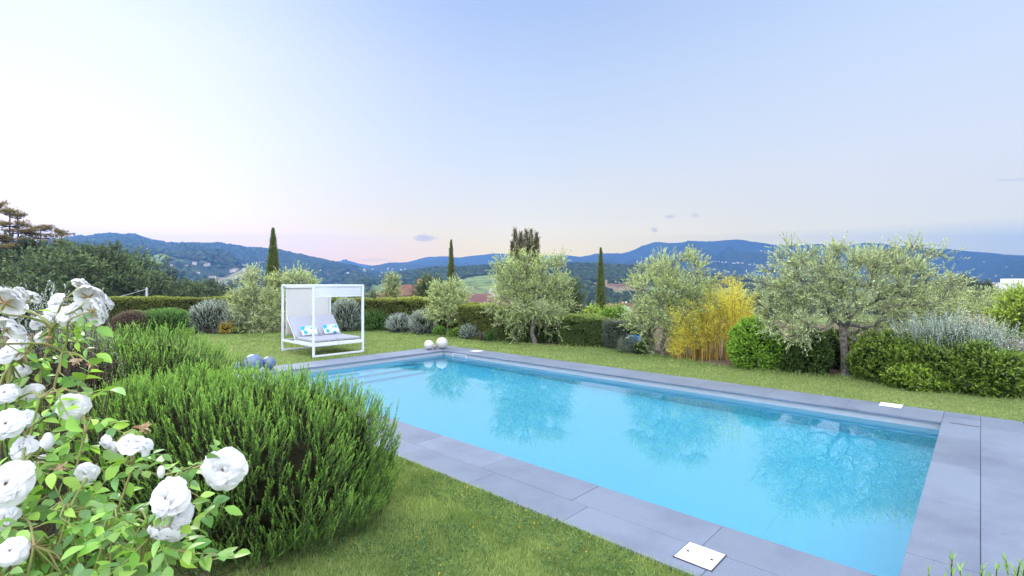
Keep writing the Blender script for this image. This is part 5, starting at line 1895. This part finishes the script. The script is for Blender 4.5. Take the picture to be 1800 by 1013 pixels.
def rosemary_sprigs():
    rng = np.random.default_rng(175)
    c = P(1710, 1120, 1.05)
    root = empty('rosemary_bush', (c[0], c[1], -.03), 'rosemary tips poking up at the lower right corner of the photo', 'rosemary', 'rosemary bushes in the foreground')
    tips = [(1632, 1000, 1.1), (1674, 981, 1.05), (1688, 1003, 1.0), (1727, 1000, 1.08), (1752, 1000, 1.1), (1768, 984, 1.02), (1793, 990, 1.05), (1785, 1005, 1.1), (1660, 1020, 1.0), (1705, 1015, 1.12), (1640, 1025, 1.02), (1742, 1018, 1.0), (1800, 1002, 1.0)]
    tips += [(rng.uniform(1600, 1860), rng.uniform(1030, 1090), rng.uniform(.9, 1.2)) for _ in range(60)]
    T_ = np.array([P(*t) for t in tips])
    D = np.stack((rng.normal(0, .12, len(T_)), rng.normal(0, .12, len(T_)), np.ones(len(T_))), 1)
    D = unit(D); L = rng.uniform(.16, .26, len(T_))
    B = T_ - D * L[:, None]
    mesh('foliage', [sprigs(rng, B, D, L, 46, .020, .0035, .55, 0, jit=.12, tipang=.5)], [M['rosemary']], root)
    base = np.stack((c[0] + (B[:, 0] - c[0]) * .3, c[1] + (B[:, 1] - c[1]) * .3, 0 * B[:, 0] - .03), 1)
    mesh('branches', [(*twigs(base, B, .006, .002), 0), (*twigs(B, T_, .002, .001), 0)], [M['dry']], root)


rosemary_sprigs()


def silver_plumes_left():
    rng = np.random.default_rng(181)
    c = P(70, 600, 3.1); c[2] = -.03
    root = empty('silver_plume_shrub', c, 'silver grey plumes behind the upper white roses at the left edge', 'shrub')
    n = 120
    px = rng.uniform(-40, 190, n); Y = rng.uniform(2.6, 3.8, n)
    top = 500 + (px - 60) ** 2 / 900 + rng.uniform(-8, 60, n)
    T_ = np.stack(((px - 900) / FPX * Y, Y, EYE - (top - HOR) / FPX * Y), 1)
    D = unit(np.stack((rng.normal(0, .22, n), rng.normal(0, .2, n), np.ones(n)), 1)); L = rng.uniform(.25, .42, n)
    B = T_ - D * L[:, None]
    mesh('foliage', [sprigs(rng, B, D, L, 46, .014, .0065, .75)], [M['lavender']], root)
    base = np.stack((c[0] + (B[:, 0] - c[0]) * .4, c[1] + (B[:, 1] - c[1]) * .4, 0 * px - .03), 1)
    mesh('branches', [(*twigs(base, B, .004, .002), 0), (*twigs(B, T_, .002, .001), 0)], [M['dry']], root)


silver_plumes_left()
shrub('brown_shrub', 'dry brown shrub behind the silver plumes at the left edge', 'shrub', (-3.9, 4.3, 0), .55, .5, 1.62, M['brown_shrub'], n=700, L=.3, nl=16, ll=.03, lw=.006, up=.5, seed=185)


# ------------------------------------------------------------------ white roses
def frame_from(nrm_, spin):
    n = np.asarray(nrm_, float); n = n / np.linalg.norm(n)
    r = np.array((0, 0, 1.0)) if abs(n[2]) < .9 else np.array((1.0, 0, 0))
    a = np.cross(r, n); a /= np.linalg.norm(a)
    b_ = np.cross(n, a)
    return a * math.cos(spin) + b_ * math.sin(spin), -a * math.sin(spin) + b_ * math.cos(spin), n


def rose_petals(rng, c, nrm_, R):
    ex, ey, ez = frame_from(nrm_, rng.uniform(0, 6.28))
    parts = []
    nu, nv = 9, 7
    for ring, (cnt, open_, size, lift) in enumerate(((5, 1.42, 1.0, .0), (5, 1.25, .95, .03), (5, 1.0, .82, .06), (4, .65, .58, .09), (3, .35, .38, .11))):
        for k in range(cnt):
            ph = (k + .5 * (ring % 2)) / cnt * 2 * np.pi + rng.normal(0, .14)
            op = open_ * rng.uniform(.88, 1.1)
            ln = R * size * rng.uniform(.88, 1.12); wd = R * (1.02 - .07 * ring) * size ** .4 * rng.uniform(.9, 1.15)
            u = np.linspace(0, 1, nu); v = np.linspace(-1, 1, nv)
            U_, V_ = np.meshgrid(u, v, indexing='ij')
            half = wd * .62 * np.sin(np.clip(U_ * .93 + .07, 0, 1) ** .72 * np.pi * .80) ** .75
            rr = U_ * (1 - .13 * V_ ** 2 * U_) * ln
            # the petal opens away from the axis and curls back at its rim
            th = op * (.55 + .45 * U_) + .35 * U_ ** 3
            rad = np.sin(th) * rr; ax = np.cos(th) * rr + lift * R
            side = V_ * half
            wob = (.035 * R * np.sin(V_ * 4.5 + rng.uniform(0, 6)) + .045 * R * np.sin(V_ * 8 + rng.uniform(0, 6))) * U_ ** 2.5
            ax = ax + wob + .18 * half * V_ ** 2 * (1 if ring < 2 else 1.6) * (1 - .5 * U_)
            rad = rad + wob * .6 + .0 * U_
            d1 = math.cos(ph) * ex + math.sin(ph) * ey; d2 = -math.sin(ph) * ex + math.cos(ph) * ey
            Q = c + rad[..., None] * d1 + side[..., None] * d2 + ax[..., None] * ez
            i = np.arange(nu - 1)[:, None] * nv; j = np.arange(nv - 1)[None, :]
            a = (i + j).ravel()
            F = np.stack((a, a + nv, a + nv + 1, a + 1), 1)
            age = np.clip(.5 - U_ * 1.1, 0, 1) * (.6 if ring < 3 else .9)
            parts.append((Q.reshape(-1, 3), F, 0, age.ravel()))
    return parts, (ex, ey, ez)


LEAF_U = np.array((0, .12, .35, .62, .85, 1.0)); LEAF_W = np.array((.05, .55, 1.0, .85, .42, .0))


def leaflets(rng, Pp, D, Nn, ln, wd):
    """broad leaves with midrib fold and droop; 6 x 3 points each"""
    n = len(Pp)
    D = unit(D); S = unit(np.cross(D, Nn)); Nn = np.cross(S, D)
    V = np.zeros((n, 6, 3, 3))
    bend = rng.uniform(.0, .45, n); fold = rng.uniform(.1, .5, n)
    for i in range(6):
        t = LEAF_U[i]
        cpos = Pp + D * (ln * t)[:, None] - Nn * (bend * ln * t * t)[:, None]
        for j, s in enumerate((-1, 0, 1)):
            w = wd * .5 * LEAF_W[i] * s
            V[:, i, j] = cpos + S * w[:, None] + Nn * (np.abs(w) * fold)[:, None]
    F1 = []
    for i in range(5):
        for j in range(2):
            F1.append((i * 3 + j, (i + 1) * 3 + j, (i + 1) * 3 + j + 1, i * 3 + j + 1))
    F = (np.arange(n)[:, None, None] * 18 + np.array(F1)[None]).reshape(-1, 4)
    age = np.repeat(rng.uniform(0, 1, n) ** 1.3, 18)
    return V.reshape(-1, 3), F, 0, age


ROSES = [  # photo column, row, diameter in photo pixels, distance, facing (x towards right, y away, z up)
    (14, 528, 66, 1.05, (-.2, .75, .5)), (60, 520, 36, 1.25, (.2, .6, .7)), (96, 527, 38, 1.2, (-.3, -.7, .5)), (40, 515, 34, 1.2, (.3, .8, .4)),
    (160, 517, 58, 1.1, (-.1, .7, .65)), (188, 527, 42, 1.14, (.6, .5, .5)), (172, 545, 62, 1.08, (.35, .75, .2)), (116, 553, 50, 1.1, (-.15, -.85, .5)), (135, 535, 40, 1.12, (-.3, -.3, .8)),
    (20, 573, 68, 1.0, (.25, .6, .65)), (70, 563, 40, 1.2, (0, -.5, .8)), (14, 620, 44, 1.05, (.1, -.7, .6)), (30, 600, 36, 1.15, (.2, -.6, .7)),
    (128, 713, 56, 1.0, (.5, -.7, .3)), (36, 785, 56, .95, (-.3, -.75, .5)), (10, 745, 62, .92, (.2, -.8, .4)), (84, 776, 26, .95, (.5, -.2, .6)),
    (12, 850, 92, .86, (.15, -.85, .4)), (149, 833, 46, .95, (.1, -.85, -.2)), (196, 786, 58, .95, (-.35, -.45, -.55)), (240, 777, 64, .93, (.35, .1, .75)),
    (292, 876, 86, .86, (-.25, -.9, .35)), (312, 905, 70, .88, (.6, -.4, .2)), (290, 942, 72, .85, (-.2, -.35, -.75)), (391, 826, 84, .92, (.2, -.95, .1)), (18, 968, 60, .85, (.2, -.7, .5)), (40, 650, 30, 1.1, (.3, -.6, .5)),
         (55, 690, 40, 1.05, (.2, -.8, .3)), (8, 690, 44, 1.0, (.3, -.6, .5)), (75, 590, 34, 1.15, (.1, -.6, .7)), (30, 545, 40, 1.15, (-.2, -.6, .6)), (145, 500, 40, 1.12, (.2, .6, .6)), (8, 910, 46, .9, (.2, -.8, .4)),
         (70, 812, 34, 1.0, (-.2, -.7, .5)), (95, 545, 34, 1.16, (.2, -.5, .8)), (48, 735, 36, 1.0, (.3, -.7, .2))]


def rose_bush():
    rng = np.random.default_rng(191)
    basep = np.array((-1.05, .85, -.03))
    root = empty('rose_bush', basep, 'climbing rose bush with many large white blooms in the left foreground', 'rose bush')
    stems = []
    # main canes rising from the root
    hubs = []
    for (px, py, Y) in ((70, 700, 1.0), (110, 620, 1.08), (40, 820, .93), (150, 760, .98), (120, 900, .9), (200, 905, .9), (60, 960, .86), (260, 920, .9), (20, 640, 1.05), (230, 830, .95), (300, 850, .92), (90, 580, 1.12)):
        h_ = P(px, py, Y)
        hubs.append(h_)
        t = np.linspace(0, 1, 8)[:, None]
        mid_ = basep * .45 + h_ * .55 + np.array((-.08, .03, .10)) * rng.uniform(.4, 1.4)
        pth = (1 - t) ** 2 * basep + 2 * t * (1 - t) * mid_ + t ** 2 * h_
        stems.append((*tube(pth, np.linspace(.0045, .0022, 8), 7), 0))
    hubs = np.array(hubs)
    lp, ld, ln_, lw_, lnn = [], [], [], [], []

    def compound(p, d, scale=1.0, cnt=5):
        """one compound leaf: rachis with paired leaflets"""
        d = d / np.linalg.norm(d)
        nn = np.array((rng.normal(0, .5), rng.normal(-.35, .45), 1.0)); s = np.cross(d, nn); s /= np.linalg.norm(s)
        L = .085 * scale
        stems.append((*tube([p, p + d * L * .5 + (0, 0, -.004), p + d * L], [.0013, .0011, .0009], 5), 0))
        for (f, sgn) in ((1.0, 0), (.68, 1), (.68, -1), (.34, 1), (.34, -1))[:cnt]:
            dd = d + s * sgn * 1.2
            scale = scale
            lp.append(p + d * L * f); ld.append(dd + rng.normal(0, .18, 3)); lnn.append(nn + rng.normal(0, .3, 3))
            l_ = 0.036 * scale * (1.15 if sgn == 0 else .9) * rng.uniform(.8, 1.15)
            ln_.append(l_); lw_.append(l_ * rng.uniform(.52, .64))

    for i, (px, py, dpx, Y, n) in enumerate(ROSES):
        c = P(px, py, Y)
        R = dpx / 2 / FPX * Y * .86
        n = np.array(n, float); n /= np.linalg.norm(n)
        parts, (ex, ey, ez) = rose_petals(rng, c - n * R * .25, n, R)
        # stamens
        m = 40
        a = rng.uniform(0, 6.28, m); q = rng.uniform(0, .13, m) * R
        s0 = c - n * R * .2 + np.outer(np.cos(a) * q, ex) + np.outer(np.sin(a) * q, ey)
        s1 = s0 + n * (R * rng.uniform(.15, .30, m))[:, None] + np.outer(np.cos(a) * q, ex) * .8 + np.outer(np.sin(a) * q, ey) * .8
        V, F = twigs(s0, s1, R * .012, R * .022)
        parts.append((V, F, 1))
        fl = mesh('rose_flower', parts, [M['petal'], M['spent']], root, smooth=True)
        fl['_o'] = tuple(root.location)
        # calyx at the back
        cb = c - n * R * .27
        cal = [(*uvsphere(cb - n * R * .08, (R * .10, R * .10, R * .10), 10, 8), 0)]
        m = 5
        a = np.arange(m) / m * 6.283 + rng.uniform(0, 1)
        dd = np.outer(np.cos(a), ex) + np.outer(np.sin(a), ey) - n * .25
        V, F, _, ag = leaflets(rng, np.repeat(cb[None] - n * R * .05, m, 0), dd, np.repeat(-n[None], m, 0), np.full(m, R * .62), np.full(m, R * .15))
        cal.append((V, F, 0))
        mesh('calyx', cal, [M['sepal']], fl, smooth=True)
        del fl['_o']
        # its stem, bowed to the nearest cane
        h_ = hubs[np.argmin(np.linalg.norm(hubs - c, axis=1) + .5 * np.maximum(hubs[:, 2] - c[2], 0))]
        p0 = cb - n * R * .12
        t = np.linspace(0, 1, 9)[:, None]
        p1 = p0 - n * .07; p2 = h_ + (p0 - h_) * .35 + np.array((0, .01, .03))
        pth = (1 - t) ** 3 * p0 + 3 * t * (1 - t) ** 2 * p1 + 3 * t ** 2 * (1 - t) * p2 + t ** 3 * h_
        stems.append((*tube(pth, np.linspace(.0016, .0026, 9), 6), 0))
        for f in (.45, .8):
            if (py < 640 and rng.uniform() < .65):
                continue
            q = pth[int(f * 8)]
            compound(q, np.array((rng.normal(.25, .7), rng.normal(.35, .4), rng.normal(-.1, .45))), rng.uniform(.6, .85))

    # leafy side shoots where the photo shows foliage
    regions = [((-30, 300), (895, 1080), (.86, 1.02), 105), ((-20, 150), (650, 740), (1.0, 1.15), 17), ((0, 60), (600, 650), (1.15, 1.25), 3), ((60, 250), (850, 910), (.95, 1.05), 10), ((-40, 110), (790, 900), (.98, 1.1), 9), ((200, 330), (900, 960), (.95, 1.05), 8)]
    for (xa, xb), (ya, yb), (da, db), cnt in regions:
        for _ in range(cnt):
            p = P(rng.uniform(xa, xb), rng.uniform(ya, yb), rng.uniform(da, db))
            compound(p, np.array((rng.normal(.15, .7), rng.normal(-.15, .6), rng.normal(.0, .4))), rng.uniform(.7, 1.0))
            if rng.uniform() < .55:
                h_ = hubs[np.argmin(np.linalg.norm(hubs - p, axis=1))]
                m_ = p * .5 + h_ * .5 + np.array((0, 0, .015))
                stems.append((*tube([h_, m_, p], [.0022, .0018, .0012], 5), 0))
    for (px, py, Y, d) in ((155, 735, 1.0, (1, -.1, -.35)), (100, 690, 1.0, (.3, -.2, -.2)), (325, 826, 1.0, (-1, .2, .2)), (330, 862, 1.02, (.6, .3, -.5)), (300, 965, .86, (1, 0, -.1)), (330, 985, .86, (.9, 0, .1)), 
                           (110, 765, 1.0, (.6, .1, -.3)), (60, 720, 1.02, (.4, .1, -.6)), (290, 835, .92, (.8, 0, .3))):
        q = P(px, py, Y)
        compound(q, np.array(d, float), .95)
        h_ = hubs[np.argmin(np.linalg.norm(hubs - q, axis=1))]
        stems.append((*tube([h_, h_ * .45 + q * .55 + np.array((0, .01, .012)), q], [.0022, .0017, .0012], 5), 0))
    mesh('foliage', [leaflets(rng, np.array(lp), np.array(ld), np.array(lnn), np.array(ln_), np.array(lw_))], [M['rose_leaf']], root, smooth=True)
    mesh('stem', stems, [M['stem']], root, smooth=True)
    # withered blooms and closed buds
    for (px, py, Y) in ((45, 618, 1.05), (133, 635, 1.05), (85, 595, 1.1), (160, 640, 1.05), (105, 823, .95), (251, 752, .96), (40, 628, 1.08)):
        c = P(px, py, Y)
        n = np.array((rng.normal(0, .4), -.3, .6))
        ex, ey, ez = frame_from(n, 0)
        m = 9
        a = np.arange(m) / m * 6.283
        dd = np.outer(np.cos(a), ex) + np.outer(np.sin(a), ey) + ez * .25 + rng.normal(0, .35, (m, 3))
        V, F, _, ag = leaflets(rng, np.repeat(c[None], m, 0), dd, np.repeat(ez[None], m, 0), rng.uniform(.010, .022, m), rng.uniform(.003, .008, m))
        mesh('spent_bloom', [(V, F, 0), (*uvsphere(c, (.006, .006, .006), 10, 8), 0)], [M['spent']], root, smooth=True)
        h_ = hubs[np.argmin(np.linalg.norm(hubs - c, axis=1))]
        mesh('stalk', [(*tube([c, c * .5 + h_ * .5 + (0, 0, .01), h_], [.0014, .0016, .002], 5), 0)], [M['stem']], root, smooth=True)
    for (px, py, Y, s) in ((283, 830, .92, .009), (84, 776, .95, .013)):
        c = P(px, py, Y)
        V, F = uvsphere(c, (s * .7, s * .7, s * 1.3), 16, 12)
        mesh('bud', [(V, F, 0)], [M['petal']], root, smooth=True)


rose_bush()


# dry tangle under the rose bush
def dry_tangle():
    rng = np.random.default_rng(201)
    n = 200
    c = np.array((-1.85, 1.95, -.04))
    root_s = c + np.stack((rng.normal(0, .18, n), rng.normal(0, .18, n), 0 * np.arange(n)), 1)
    e = root_s + np.stack((rng.normal(0, .2, n), rng.normal(0, .2, n), rng.uniform(.2, 1.1, n)), 1)
    m = root_s * .5 + e * .5 + rng.normal(0, .06, (n, 3))
    parts = [(*twigs(root_s, m, .005, .004), 0), (*twigs(m, e, .004, .0015), 0)]
    k = 900
    i = rng.integers(0, n, k)
    q = m[i] + (e[i] - m[i]) * rng.uniform(0, 1, (k, 1))
    parts.append((*twigs(q, q + rng.normal(0, .14, (k, 3)), .0022, .001), 0))
    o = mesh('dry_shrub', parts, [M['dry']], origin=c)
    tag(o, 'bare brown twiggy shrub in the shade under the white roses', 'shrub')


dry_tangle()
